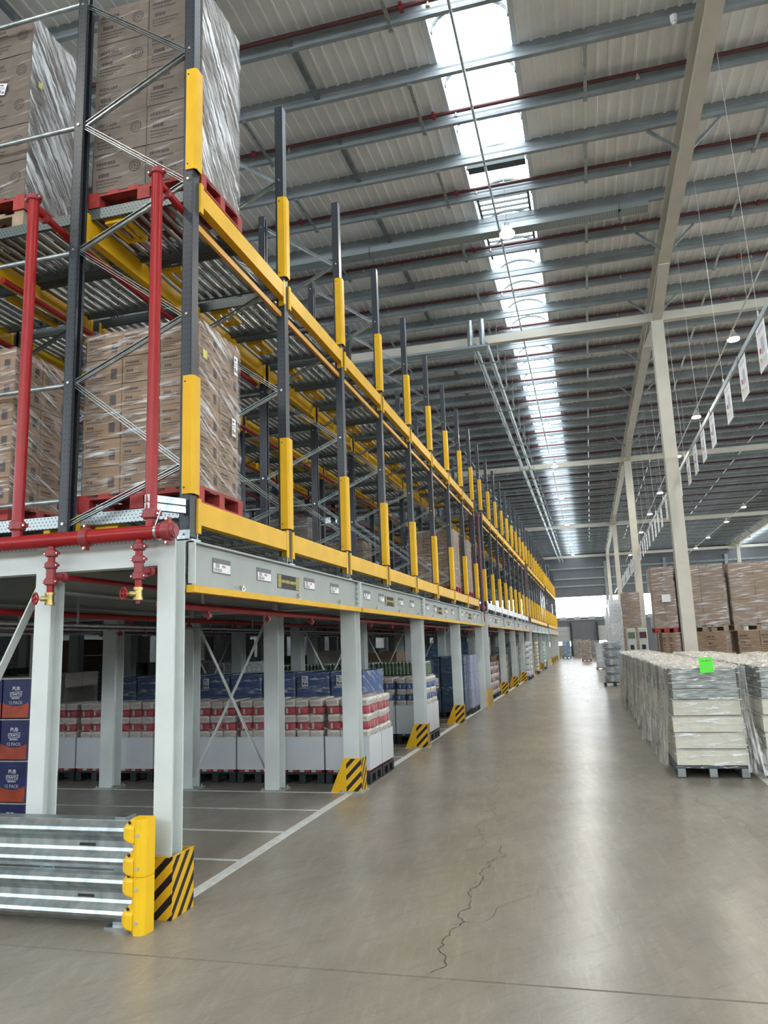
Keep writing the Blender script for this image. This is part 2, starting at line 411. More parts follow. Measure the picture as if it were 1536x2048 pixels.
# ceiling liner: ribbed sheet with openings for the rooflights
SKX = [(-1.67, -.45), (15.05, 16.25), (-18.4, -17.2)]
g = MB()
segs = []; x = XL
for a, b in sorted(SKX): segs.append((x, a)); x = b
segs.append((x, XR))
for a, b in segs:
    n = int((b-a)/.2); prof = [(a, ZS)]
    for i in range(n):
        c = a+(i+.5)*(b-a)/n; prof += [(c-.028, ZS), (c-.018, ZS-.022), (c+.018, ZS-.022), (c+.028, ZS)]
    prof.append((b, ZS)); g.prism(prof, 'y', YB, YF, closed=False)
    g.box(a, YB, ZS+.02, b, YF, ZS+.1)
ce = struct(g.build('ceiling', 'ceiling_liner'))
PY = [10.80+1.213*k for k in range(-22, 61) if YB < 10.8+1.213*k < YF-.2]
pur = None
for k, y in enumerate(PY):
    if pur is None:
        prof = [(-.07, 0), (0, 0), (0, .12), (.012, .15), (0, .18), (0, .30), (.07, .30), (.07, .294), (.006, .294), (.006, .18), (.018, .15), (.006, .12), (.006, -.0), (.006, -.006), (-.07, -.006)]
        pur = MB().prism(prof, 'x', XL, XR).mesh('purlin', ['purlin_steel'])
    mobj('purlin', pur, ce, (0, y, ZP))
# anti-sag bars between pairs of purlins
bar = MB().box(-.028, 0, -.03, .028, 1.213, -.006).box(-.035, -.03, -.05, .035, .03, -.0).box(-.035, 1.18, -.05, .035, 1.25, -.0).mesh('sag_bar', ['galvanised'])
dbar = MB().box(-.04, 0, .1, .04, 1.213, .2).mesh('bridging_bar', ['galv_dull'])
i0 = min(range(len(PY)), key=lambda i: abs(PY[i]-10.8))
for k in range(-6, 52):
    if not 0 <= i0+k < len(PY)-1: continue
    if k % 2 == 0:
        for x in (.65, -2.15, -5.1, 3.75, 8.1, -9): mobj('sag_bar', bar, ce, (x, PY[i0+k], ZP))
    else:
        for x in (-3.75, -7.4): mobj('bridging_bar', dbar, ce, (x, PY[i0+k], ZP))
# rooflights: barrel panes with curved ribs
for n, (a, b) in enumerate(SKX):
    w = bpy.data.objects.new('window_%d' % (n+3), None); COL.objects.link(w); w.location = ((a+b)/2, 0, ZS); struct(w)
    hw = (b-a)/2; cx = (a+b)/2
    arc = [(cx-hw*cos(pi*i/10), ZS+.12+.42*sin(pi*i/10)) for i in range(11)]
    y = YB
    while y < YF-.5:
        y1 = min(y+2.426, YF); g = MB()
        g.prism(arc, 'y', y+.02, y1-.02, closed=False); g.build('pane', 'skylight_pane', w); y = y1
    g = MB(); g.box(a-.08, YB, ZS-.03, a, YF, ZS+.14).box(b, YB, ZS-.03, b+.08, YF, ZS+.14).build('kerb', 'skylight_frame', w)
    rib = MB()
    for (p, q) in zip(arc[:-1], arc[1:]): rib.bar((p[0], 0, p[1]-.02), (q[0], 0, q[1]-.02), .06, .04)
    rib = rib.mesh('arched_rib', ['vent_dark'], (cx, 0, ZS))
    y = 9.1
    while y < YF-1: mobj('arched_rib', rib, w, (0, y, 0)); y += 1.213
    if n == 0:
        MB().box(a+.04, 13.75, ZS-.02, b-.04, 13.8, ZS+.35).box(a+.04, 13.8, ZS+.0, b-.04, 13.98, ZS+.03).build('vent_flap', 'vent_dark', w)
        g = MB()
        for k in range(13): g.box(a+.06, 15.0+k*.2, ZS+.02, b-.06, 15.03+k*.2, ZS+.06)
        g.box(a+.05, 14.9, ZS, a+.1, 17.6, ZS+.06).box(b-.1, 14.9, ZS, b-.05, 17.6, ZS+.06).build('vent_louvre', 'vent_dark', w)
# rafters, columns, ties
COLY = [20.1, 36.6, 57.5, 79.]
for rx in (2.36, 14.5):
    g = MB(); hf = .125
    g.box(rx-hf, YB, 10.30, rx+hf, YF, 10.32).box(rx-hf, YB, 10.82, rx+hf, YF, 10.84).box(rx-.008, YB, 10.32, rx+.008, YF, 10.82)
    g.build('rafter', 'cream_steel', ce)
    for cy in COLY:
        g = MB()
        for s in (-1, 1):
            g.prism([(cy+s*.18, 9.95), (cy+s*.55, 9.98), (cy+s*2.6, 10.30), (cy+s*.18, 10.30)][::s], 'x', rx-.01, rx+.01)
            g.prism([(cy+s*.17, 9.93), (cy+s*.55, 9.96), (cy+s*2.6, 10.28), (cy+s*2.6, 10.30), (cy+s*.55, 9.98), (cy+s*.17, 9.95)][::s], 'x', rx-hf, rx+hf)
        g.build('haunch', 'cream_steel', ce)
    k = 0
    for y in PY[::3]:
        if y < 2: continue
        MB().bar((rx-.1, y, 10.33), (rx-.62, y, 10.83), .05, .05).build('fly_brace', 'galv_dull', ce)
        MB().bar((rx+.1, y, 10.33), (rx+.62, y, 10.83), .05, .05).build('fly_brace', 'galv_dull', ce)
for cy in COLY:
    MB().box(XL, cy-.10, 9.95, XR, cy+.10, 10.18).build('tie_beam', 'cream_steel', ce)
def hcol(g, x, y, w, d, z0, z1, t=.012):
    g.box(x-w/2, y-d/2, z0, x+w/2, y-d/2+t, z1).box(x-w/2, y+d/2-t, z0, x+w/2, y+d/2, z1).box(x-t/2, y-d/2+t, z0, x+t/2, y+d/2-t, z1)
for i, cy in enumerate(COLY):
    for rx, nm in ((2.36, 'beside the aisle'), (14.5, 'in the distant right row')):
        if rx > 3 and i < 2: continue
        t = thing('steel_column', 'cream painted roof column %s, %s from the camera' % (nm, nth(i+1)), 'column', (rx, cy, 0))
        g = MB(); hcol(g, rx, cy, .31, .36, 0, 9.95, .02); g.build('shaft', 'cream_steel', t)
        MB().box(rx-.25, cy-.28, 0, rx+.25, cy+.28, .02).build('base_plate', 'cream_steel', t)

# roof sprinkler pipes
sp = None
for k, y in enumerate(PY[1::2] if (i0+1) % 2 else PY[0::2]):
    if y < 5: continue
    n = int(round((y-12.013)/2.426))
    L = 'thin red roof sprinkler pipe under the purlins, %s from the camera' % nth(max(1, n+4))
    if sp is None:
        t = thing('sprinkler_pipe', L, 'pipe', (0, y-.16, 10.99), 'red roof sprinkler pipes')
        MB().tube((-28, y-.16, 10.99), (28, y-.16, 10.99), .034, 8, cap=False).build('pipe', 'dull_red', t)
        cp = MB().tube((-.03, 0, 0), (.03, 0, 0), .058, 10).box(-.025, -.09, -.02, .025, .09, .02).mesh('coupling', ['red_coupling'])
        hd = MB().tube((0, 0, -.03), (0, 0, -.1), .018, 6).tube((0, 0, -.1), (0, 0, -.11), .035, 8).mesh('sprinkler_head', ['bolt_zinc'])
        for x in (-9.2, -5.4, -1.95, 4.3, 9, 14): mobj('coupling', cp, t, (x, 0, 0))
        for x in (-10.8, -7.8, -4.7, -1.55, 1.5, 4.6, 7.6, 10.6): mobj('sprinkler_head', hd, t, (x, 0, 0))
        sp = t
    else: copy_tree(sp, (0, y-.16, 10.99), L)
# pipe running along the aisle below the roof + twin ducts + cable tray
tag(MB().tube((-1.2, YB+1, 10.55), (-1.2, 36, 10.55), .022, 8).tube((-1.2, 40, 10.5), (-1.2, 80, 10.5), .022, 8).build('conduit', 'galvanised'),
    'thin grey conduit running along the rooflight strip', 'conduit')
t = thing('twin_duct', 'pair of galvanised pipes running side by side along the roof', 'pipe', (-2.3, 19.8, 9.9))
for x in (-2.45, -2.12):
    MB().tube((x, 19.8, 9.85), (x, 82, 9.85), .065, 12).build('duct', 'galvanised', t)
    MB().tube((x-.1, 19.7, 9.8), (x-.1, 19.7, 10.55), .075, 12).build('riser', 'galvanised', t)
for y in [21+2.426*i for i in range(25)]:
    MB().box(-2.6, y, 9.76, -1.95, y+.04, 9.785).box(-2.62, y, 9.76, -2.6, y+.03, 10.84).box(-1.95, y, 9.76, -1.93, y+.03, 10.84).build('hanger', 'galv_dull', t)
t = thing('cable_tray', 'galvanised cable tray crossing beside the first tie beam', 'cable tray', (-8, 19.75, 9.75))
MB().box(-14, 19.6, 9.72, -2.1, 19.9, 9.725).box(-14, 19.6, 9.72, -2.1, 19.605, 9.78).box(-14, 19.895, 9.72, -2.1, 19.9, 9.78).build('tray', 'perforated_galv', t)
t = thing('cable_tray', 'perforated cable tray hung across the rooflight near the camera', 'cable tray', (-1, 15.55, 10.7))
MB().box(-7, 15.45, 10.66, 1.9, 15.75, 10.665).box(-7, 15.44, 10.66, 1.9, 15.45, 10.78).build('tray', 'perforated_galv', t)
for x in (-4.2, -1.2, 1.3): MB().box(x, 15.4, 10.6, x+.04, 15.8, 10.64).box(x, 15.4, 10.6, x+.03, 15.42, 10.84).build('hanger', 'galv_dull', t)

# high bay lamps
def lamp(label, x, y, z, first=[None]):
    y = min(PY, key=lambda q: abs(q-y))-.03
    if first[0] is None:
        t = thing('high_bay_lamp', label, 'lamp', (x, y, z), 'round high bay lamps')
        MB().tube((x, y, z+.06), (x, y, z+.2), .16, 16, rad2=.08).tube((x, y, z+.2), (x, y, z+.3), .05, 8).build('housing', 'lamp_body', t)
        MB().tube((x, y, z+.02), (x, y, z+.06), .15, 16).build('lens', 'lamp_glass', t)
        MB().tube((x, y, z+.3), (x, y, 10.84), .006, 4).build('hanger', 'galv_dull', t)
        l = bpy.data.lights.new('lamp_light', 'AREA'); l.shape = 'DISK'; l.size = .3; l.energy = LAMP_W; l.color = (1, .95, .84)
        lo = bpy.data.objects.new('lamp_light', l); COL.objects.link(lo); lo.parent = t; lo.location = (0, 0, -.01)
        first[0] = t; return t
    return copy_tree(first[0], (x, y, z), label)
for i, y in enumerate((6.5, 14., 20.7, 27.4, 34., 42., 50., 58., 66, 74)):
    lamp('round lit lamp above the hanging signs, %s along its row' % nth(i+1), 4.25, y, 9.3)
for i, y in enumerate((50.2, 56., 64.5, 72.)): lamp('round lit lamp in the far right row, %s from the camera' % nth(i+1), 9.7, y, 9.3)
for i, y in enumerate((15., 29.4, 36.3, 44.8, 56., 68.3, 76.)): lamp('round lit lamp hanging under the rooflight strip, %s from the camera' % nth(i+1), -.98, y, 9.9)
for i, (x, y) in enumerate(((14.6, 60), (13.2, 66))): lamp('round lit lamp near the distant right columns, %s from the camera' % nth(i+1), x, y, 9.3)
for i, (x, y) in enumerate(((-2.4, -4), (2.4, -4), (-6.5, 1.))): lamp('round lit lamp behind the camera, %s of them' % nth(i+1), x, y, 9.6)
t = thing('lamp_conduit', 'long straight conduit carrying the lamps above the signs', 'conduit', (4.12, 10, 9.36))
MB().tube((4.12, -5, 9.36), (4.12, 80, 9.36), .02, 6).build('conduit', 'cream_steel', t)
for y in range(0, 80, 6): MB().tube((4.12, y, 9.36), (4.12, y, 10.84), .006, 4).build('hanger', 'cable_white', t)
tag(MB().tube((9.6, 44, 9.36), (9.6, 80, 9.36), .02, 6).build('lamp_conduit', 'cream_steel'), 'conduit carrying the far right row of lamps', 'conduit')
for i, (x, y) in enumerate(((1.93, 10.62),)):
    tag(MB().tube((x, y, 10.72), (x, y, 10.83), .045, 14, rad2=.055).tube((x, y, 10.68), (x, y, 10.72), .03, 14).build('smoke_detector', 'paper_white'), 'small round white detector under a purlin beside the rafter', 'detector')

# hanging sign rail
SX, SZ = 2.73, 6.2
t = thing('sign_rail', 'aluminium rail hung over the right hand pallets', 'rail', (SX, 8, SZ))
for i in range(24):
    MB().box(SX-.02, 7+i*3, SZ-.045, SX+.02, 9.97+i*3, SZ+.045).build('rail_length', 'galvanised', t)
    if i: MB().box(SX-.026, 6.93+i*3, SZ-.055, SX+.026, 7.04+i*3, SZ+.055).build('joint', 'galv_dull', t)
    MB().tube((SX, 8.4+i*3, SZ+.04), (SX-.1, 8.4+i*3, 10.84), .0035, 4).build('cable', 'cable_white', t)
    MB().tube((SX, 8.4+i*3, SZ+.04), (SX, 8.4+i*3, SZ+.16), .014, 6).build('turnbuckle', 'bolt_zinc', t)
def sign(i, y, first=[None]):
    L = 'white hanging sign sheet below the rail, %s from the camera' % nth(i+1)
    if first[0] is None:
        t = thing('hanging_sign', L, 'sign', (SX, y, SZ-.05), 'white hanging signs')
        MB().box(SX-.004, y, SZ-.72, SX+.004, y+.52, SZ-.05).build('sheet', 'paper_white', t)
        g = MB()
        for s in (-1, 1):
            X = SX+s*.0055
            for (a, b, c, d, mi) in ((.08, .44, .56, .6, 0), (.12, .30, .22, .46, 0), (.32, .42, .26, .34, 1), (.06, .46, .14, .155, 0), (.06, .46, .11, .118, 0), (.06, .46, .08, .088, 0), (.36, .46, .16, .2, 2)):
                q = [(X, y+a, SZ-.72+c), (X, y+b, SZ-.72+c), (X, y+b, SZ-.72+d), (X, y+a, SZ-.72+d)]
                g.quad(*q, mi)
        g.build('print', ['lav_print', 'ink_red', 'note_yellow'], t)
        first[0] = t
    else: copy_tree(first[0], (SX, y, SZ-.05), L)
mat('lav_print', (.50, .51, .60), .6, 0, .15, 20)
yy = 9.75; sk = 0
for i in range(40):
    sign(i, yy); yy += 1.38 if i < 3 else 1.3
    if i % 4 == 3: yy += .55
    if yy > 76: break
# ================================================================== RACK ON ITS STEEL PLATFORM
SECT = [5.0, 22.3, 39.6, 56.9]
COLS = [4.96, 9.34, 13.28, 17.24, 21.1]
UPX = [(-2.905, -3.985), (-5.25, -6.33), (-7.6, -8.68), (-9.95, -11.03)]
CX = [-2.96, -4.02, -5.24, -6.43, -7.62, -8.8, -10.0, -11.2]
ZD = 2.59
# columns
def column(name, label, x, y, w, group=None, first={}):
    if w in first: return copy_tree(first[w], (x, y, 0), label, group=group)
    t = thing(name, label, 'column', (x, y, 0), group)
    g = MB(); hcol(g, x, y-(.02 if w < .15 else 0), w, .2 if w > .15 else .15, 0, ZD-.01, .011); g.build('shaft', 'white_steel', t)
    g = MB(); e = .05 if w > .15 else .012; g.box(x-w/2-e, y-.1-e*.9, 0, x+w/2+e, y+.1+e, .015)
    for a in (-1, 1):
        for b in ((-1, 1) if w > .15 else ()): g.tube((x+a*(w/2+.02), y+b*.12, .015), (x+a*(w/2+.02), y+b*.12, .04), .012, 6)
    g.build('base_plate', 'grey_steel', t)
    first[w] = t; return t
c0 = column('platform_column', 'pale grey steel column at the near corner of the platform, behind the striped guard', -2.93, 4.96, .14)
column('platform_column', 'pale grey steel column behind the silver crash barrier, left of the corner one', -3.97, 4.96, .141)
column('platform_column', 'pale grey steel column just outside the left edge at the front', -5.15, 4.96, .14)
cn = 1
for si, s in enumerate(SECT):
    for ci, c in enumerate(COLS):
        y = s-5.0+c
        if si == 0 and ci == 0: 
            for x in CX[3:]: column('platform_column', 'front row platform column beyond the left edge, at the %s place' % nth(int(-x)), x, y, .2)
            continue
        cn += 1
        column('platform_column', 'steel column on the aisle edge of the platform, %s from the near corner' % nth(cn), CX[0], y, .2)
        for k, x in enumerate(CX[1:]):
            if si > 1 and k > 3: continue
            if si == 0 and ci < 3 and k < 4: L = 'shaded steel column under the platform, %s in from the aisle in the %s cross row' % (nth(k+2), nth(cn)); G = None
            else: L = 'column deep under the platform, %s in from the aisle in the %s row' % (nth(k+2), nth(cn)); G = None
            column('platform_column', L, x, y, .2, G)
# platform beams along the aisle with labels
mats_card = ['ink_grey', 'paper_white', 'ink_black', 'ink_red']
def card(parent, y0, y1, z0, z1, txt, red, X=-2.853):
    g = MB(); h = z1-z0; w = y1-y0
    g.box(X-.004, y0, z0, X, y1, z1, 0); g.box(X, y0+.03*w, z0+.01, X+.001, y1-.02*w, z0+h*.66, 1)
    for i in range(13):
        a = y0+.07*w+i*.033*w; g.box(X+.001, a, z0+.12*h, X+.0014, a+(.014 if i % 3 else .024)*w, z0+.34*h, 0)
    c = g.build('label_card', mats_card, parent)
    m = text_mesh(txt, .044, 'ink_black'); mobj('lettering', m, c, Vector((X+.0015, y0+.24*w, z0+h*.5))-wloc(parent), (pi/2, 0, pi/2))
    m = text_mesh(red, .030, 'ink_red'); mobj('lettering', m, c, Vector((X+.0015, y0+.60*w, z0+h*.5))-wloc(parent), (pi/2, 0, pi/2))
bn = 0; num = 20
for si, s in enumerate(SECT):
    for b in range(4):
        bn += 1
        y0 = s-5+COLS[b]+(.12 if b == 0 else .0); y1 = s-5+COLS[b+1]-.01
        if b == 0: y0 = s-5+5.05
        t = thing('edge_beam', 'pale grey platform edge beam with label cards, %s span from the near corner' % nth(bn), 'beam', (-2.87, y0, 2.25), None)
        g = MB(); g.box(-2.868, y0, 2.255, -2.858, y1, 2.58)
        g.box(-2.95, y0, 2.57, -2.815, y1, 2.585).box(-2.95, y0, 2.25, -2.825, y1, 2.262)
        g.build('web', 'grey_steel', t)
        for yy in (y0, y1-.012):
            g = MB(); g.box(-2.87, yy, 2.255, -2.80, yy+.012, 2.58); g.build('end_plate', 'white_steel', t)
        if bn < 7:
            g = MB()
            for yy in (y0+.03, y1-.05):
                for z in (2.31, 2.37, 2.43, 2.49, 2.55): g.tube((-2.84, yy-.015, z), (-2.84, yy+.03, z), .011, 6)
            g.build('bolts', 'galvanised', t)
        if bn <= 10:
            cards = ((.38, .69), (1.22, 1.53), (2.4, 2.71), (3.24, 3.54)) if b == 0 else ((.30, .6), (1.05, 1.33), (2.2, 2.5), (3.0, 3.3))
            for (a, c) in cards:
                if bn <= 6: card(t, y0+a, y0+c, 2.375, 2.495, '%03d' % num, '%04d' % (200+num % 20*2+4))
                else: MB().box(-2.857, y0+a, 2.375, -2.853, y0+c, 2.495, 0).box(-2.853, y0+a+.01, 2.38, -2.852, y0+c-.01, 2.45, 1).build('label_card', mats_card, t)
                num += 1
            a = 1.69 if b == 0 else 1.4
            X = -2.853; ya = y0+a; g = MB(); g.box(X-.004, ya, 2.34, X, ya+.55, 2.475, 0)
            for (p, q) in ((ya+.005, ya+.085), (ya+.465, ya+.545)): g.box(X, p, 2.345, X+.001, q, 2.47, 1)
            w = g.build('warning_sign', ['ink_black', 'hazard_small'], t)
            if bn <= 6: mobj('lettering', text_mesh('LOW HEAD HEIGHT', .042, 'ink_yellow'), w, Vector((X+.0015, ya+.275, 2.408))-wloc(t), (pi/2, 0, pi/2))
        sm = 'yellow_paint' if si < 1 else ('orange_paint' if si != 2 else 'white_steel')
        MB().box(-2.86, y0-.02, 2.195, -2.795, y1+.02, 2.247).build('bumper_strip', sm, t)
        if bn < 4:
            for a in (.86, 2.17, 3.5):
                MB().bar((-2.83, y0+a, 2.245), (-2.83, y0+a-.03, 2.30), .02, .012).bar((-2.83, y0+a, 2.245), (-2.83, y0+a+.05, 2.28), .02, .012).tube((-2.82, y0+a-.03, 2.29), (-2.80, y0+a-.03, 2.29), .012, 6).build('clip', 'bolt_zinc', t)
# front cross beams and deck
def hbeam_x(label, xa, xb, y, z0, z1, group=None):
    g = MB(); g.box(xa, y-.005, z0, xb, y+.005, z1).box(xa, y-.06, z1-.012, xb, y+.06, z1).box(xa, y-.06, z0, xb, y+.06, z0+.012)
    return tag(g.build('platform_beam', 'white_steel'), label, 'beam', group)
def plate_beam(label, xa, xb):
    g = MB(); g.box(xa, 4.88, 2.39, xb, 4.90, 2.565).box(xa, 4.90, 2.555, xb, 5.0, 2.565).box(xa, 4.90, 2.39, xb, 5.0, 2.40)
    return tag(g.build('platform_beam', 'white_steel'), label, 'beam')
plate_beam('pale grey front cross beam between the two nearest columns under the red header', -3.90, -3.0)
plate_beam('pale grey front cross beam left of the column behind the barrier', -5.08, -4.04)
tag(MB().box(-12, 4.92, 2.572, -3.0, 4.93, 2.60).box(-12, 4.92, 2.598, -3.0, 5.1, 2.602).build('deck_edge', 'perforated_galv'), 'slotted galvanised deck edge strip under the red header', 'trim strip')
hbeam_x('front cross beam of the platform beyond the left edge', -12, -5.22, 4.96, 2.39, 2.565)
for si, s in enumerate(SECT):
    for ci, c in enumerate(COLS):
        if si == 0 and ci == 0: continue
        hbeam_x('cross beam of the platform joining the %s cross row of columns' % nth(si*5+ci+1), -11.3, -3.0, s-5+c, 2.25, 2.56)
for xi, x in enumerate(CX[1:6]):
    t = thing('platform_beam', 'long beam running under the platform, %s in from the aisle' % nth(xi+2), 'beam', (x, 5.1, 2.25))
    MB().box(x-.005, 5.1, 2.25, x+.005, 73.4, 2.55).box(x-.05, 5.1, 2.25, x+.05, 73.4, 2.262).build('web', 'grey_steel', t)
t = thing('platform_deck', 'dark ribbed steel deck of the platform with a sheet added for shade', 'deck', (-3.1, 5, 2.57))
g = MB(); g.box(-20, 5.15, 2.575, -2.96, 73.6, 2.585); g.build('sheet', 'galv_dull', t)  # sheet added for darkness below, carried further in to block light
pr = MB().box(-12, 0, 2.46, -3.02, .06, 2.57).mesh('deck_channel', ['galv_dull'], (-3.1, 0, 2.57))
for i in range(66): mobj('deck_channel', pr, t, (0, .6+i*1.03, 0))
# X bracing under the platform
def xbrace(label, xa, xb, y, z0, z1, both=True):
    t = thing('cross_brace', label, 'brace', ((xa+xb)/2, y, z0))
    MB().bar((xa, y-.01, z1), (xb, y-.01, z0), .012, .06, up=(0, 1, 0)).build('flat_bar', 'white_steel', t)
    if both: MB().bar((xa, y+.01, z0), (xb, y+.01, z1), .012, .06, up=(0, 1, 0)).build('flat_bar', 'white_steel', t)
    MB().tube((xa*.5+xb*.5, y-.03, (z0+z1)/2), (xa*.5+xb*.5, y+.03, (z0+z1)/2), .014, 6).build('bolt', 'bolt_zinc', t)
for i, (xa, xb, rr) in enumerate(((-5.16, -4.1, 1), (-5.16, -4.1, 2), (-7.55, -6.5, 2), (-5.16, -4.1, 3), (-5.16, -4.1, 4))):
    xbrace('crossed flat bars in the %s cross row of columns, %s bay in' % (nth(rr+1), nth(2 if xa > -6 else 4)), xa, xb, COLS[rr], .15, 2.2)
tag(MB().bar((-4.05, 4.93, 2.3), (-4.62, 4.93, 1.2), .012, .075, up=(0, 1, 0)).bar((-4.62, 4.93, 1.2), (-5.1, 4.93, .3), .012, .075, up=(0, 1, 0)).build('cross_brace', 'white_steel'),
    'pale diagonal flat bar at the left edge in the front row', 'brace')

# upright frames --------------------------------------------------
UZ0, UZ1 = 2.62, 7.75
def prof_up(sgn, x, y):      # C section, opening away from the aisle side
    w, d, tt = .09, .10, .006
    g = MB(); xo = x+sgn*w/2; xi = x-sgn*w/2
    g.box(xo, y-d/2, UZ0, xo-sgn*tt, y+d/2, UZ1)
    for s in (-1, 1):
        g.box(xo, y+s*d/2, UZ0, xi, y+s*(d/2-tt), UZ1)
        g.box(xi, y+s*d/2, UZ0, xi+sgn*tt, y+s*(d/2-.028), UZ1)
    # recessed channel down the web
    return g
NZR = [2.80, 3.98, 5.17, 6.36, 7.58]; NZF = [3.19, 4.42, 5.61, 6.84]
def frame(x, xr, y, label, guards, group, first={}):
    if guards in first: return copy_tree(first[guards], (x, y, UZ0), label, group=group)
    t = thing('rack_frame', label, 'rack frame', (x, y, UZ0), group)
    prof_up(1, x, y).build('upright', 'upright_paint', t); prof_up(-1, xr, y).build('upright', 'upright_paint', t)
    fx, bx = x-.03, xr+.03
    seq = []
    for i in range(4): seq += [((bx, NZR[i]), (fx, NZF[i])), ((fx, NZF[i]), (bx, NZR[i+1]))]
    for (a, b) in seq:
        p, q = Vector((a[0], y, a[1])), Vector((b[0], y, b[1]))
        g = MB(); g.bar(p, q, .004, .042, up=(0, 1, 0)); 
        dd = (q-p).normalized(); nrm = dd.cross(Vector((0, 1, 0)))
        g.bar(p+nrm*.019+Vector((0, -.016, 0)), q+nrm*.019+Vector((0, -.016, 0)), .028, .004, up=nrm).bar(p-nrm*.019+Vector((0, -.016, 0)), q-nrm*.019+Vector((0, -.016, 0)), .028, .004, up=nrm)
        g.build('diagonal_brace', 'galvanised', t)
    g = MB()
    for z in NZR: g.tube((xr, y-.06, z), (xr, y-.045, z), .012, 6)
    for z in NZF: g.tube((x, y-.06, z), (x, y-.045, z), .012, 6)
    g.build('bolts', 'bolt_zinc', t)
    for xx in (x, xr):
        g = MB(); g.box(xx-.075, y-.07, ZD-.005, xx+.075, y+.07, ZD+.01).box(xx-.05, y-.07, ZD, xx+.05, y-.058, ZD+.08).box(xx-.05, y+.058, ZD, xx+.05, y+.07, ZD+.08)
        g.tube((xx, y-.085, ZD+.05), (xx, y+.085, ZD+.05), .012, 6); g.build('foot_plate', 'galvanised', t)
    if guards:
        for (z0, z1) in ((2.95, 3.90), (5.69, 6.63)):
            g = MB(); a, b = x-.02, x+.075
            g.prism([(a, y-.062), (b-.02, y-.062), (b, y-.045), (b, y+.045), (b-.02, y+.062), (a, y+.062), (a, y+.056), (b-.024, y+.056), (b-.006, y+.042), (b-.006, y-.042), (b-.024, y-.056), (a, y-.056)], 'z', z0, z1)
            gd = g.build('upright_guard', 'yellow_paint', t)
            g = MB()
            for z in (z0+.05, z1-.05): g.tube((x, y-.066, z), (x, y-.060, z), .007, 6)
            g.build('rivets', 'ink_black', gd, off=wloc(t))
    first[guards] = t; return t
fn = 0
for si, s in enumerate(SECT):
    for k in range(9):
        y = s+.12+1.945*k; fn += 1
        frame(UPX[0][0], UPX[0][1], y, 'rack frame with two yellow guards on the aisle, %s from the near corner' % nth(fn), True, 'aisle side rack frames')
        if si < 2:
            for j in (1, 2, 3):
                if j == 3 and si: continue
                if fn <= 6 and j < 3: L = 'dark unguarded rack frame in the %s row in from the aisle, %s from the front' % (nth(j+1), nth(fn)); G = None
                else: L = 'dark rack frame deep inside the rack, %s row in, %s from the front' % (nth(j+1), nth(fn)); G = None
                frame(UPX[j][0], UPX[j][1], y, L, False, G)
# spacers joining the frames on the front face
for zi, z in enumerate((3.0, 3.98, 5.17, 6.38, 7.64)):
    t = tag(MB().tube((-5.2, 5.12, z), (-4.02, 5.12, z), .021, 10).build('spacer_tube', 'galvanised'), 'galvanised spacer tube between the front frames, %s from the bottom' % nth(zi+1), 'brace')
for k in range(1, 9):
    for zi, z in enumerate((3.98, 5.17, 6.38)):
        t = tag(MB().tube((-5.2, 5.12+1.945*k, z), (-4.02, 5.12+1.945*k, z), .018, 6).build('spacer_tube', 'galvanised'),
                'spacer tube between the %s rack frames from the front, %s from the bottom' % (nth(k+1), nth(zi+2)), 'brace')
# beams -----------------------------------------------------------
def rbeam(name, x, y0, y1, z0, z1, d, label, group, matn, con=True, first={}):
    key = (name, x, z0, round(y1-y0, 3), matn)
    if key in first: return copy_tree(first[key], (x, y0, z0), label)
    t = thing(name, label, 'beam', (x, y0, z0), group)
    if d > .06:
        c = .008; pr = [(x-d/2, z0), (x+d/2, z0), (x+d/2, z1-c), (x+d/2-c, z1), (x-d/2, z1)]
        MB().prism(pr, 'y', y0, y1).build('box_section', matn, t)
    else: MB().box(x-d/2, y0, z0, x+d/2, y1, z1).build('box_section', matn, t)
    if con:
        for yy, s in ((y0, 1), (y1, -1)):
            g = MB(); g.box(x+d/2-.004, yy-.0, z0-.07, x+d/2+.004, yy+s*.05, z1+.02).box(x-d/2, yy-.0, z0-.07, x+d/2, yy+s*.005, z1+.02)
            g.build('end_connector', matn, t)
    first[key] = t; return t
bi = 0
for si, s in enumerate(SECT):
    for k in range(8):
        ya = s+.12+1.945*k+.052; yb = ya+1.945-.104; bi += 1
        ml = 'yellow_paint'
        m2 = 'yellow_paint' if si != 1 else 'paper_white'
        rbeam('rack_beam', -2.885, ya, yb, 5.43, 5.605, .075, 'yellow beam of the upper tier facing the aisle, %s bay from the near corner' % nth(bi), 'upper tier aisle beams', ml)
        if si < 3: rbeam('tie_beam', -2.91, ya, yb, 5.235, 5.29, .03, 'thin orange bar under the upper tier beam, %s bay from the near corner' % nth(bi), 'orange bars under the upper tier', 'orange_paint', False)
        rbeam('rack_beam', -2.885, ya, yb, 2.725, 2.91, .075, ('%s beam of the lower tier facing the aisle, %s bay from the near corner' % ('white' if si == 1 else 'yellow', nth(bi))), 'lower tier aisle beams', m2)
        if si < 2:
            for j, x in enumerate((-3.98, -5.25, -6.33)):
                if fn and k > 5 and j > 1: continue
                if bi < 5: L = 'yellow inner beam of the upper tier, %s line in from the aisle, %s bay' % (nth(j+2), nth(bi)); G = None
                else: L = 'inner beam of the upper tier, %s line in from the aisle, %s bay' % (nth(j+2), nth(bi)); G = None
                o = rbeam('rack_beam', x, ya, yb, 5.36, 5.55, .075, L, G, 'yellow_paint')
                if G: o['group'] = G
                if j < 2:
                    L = L.replace('upper', 'lower')
                    o = rbeam('rack_beam', x, ya, yb, 2.70, 2.86, .075, L, G and G.replace('upper', 'lower'), 'yellow_paint')
                    if G: o['group'] = G.replace('upper', 'lower')
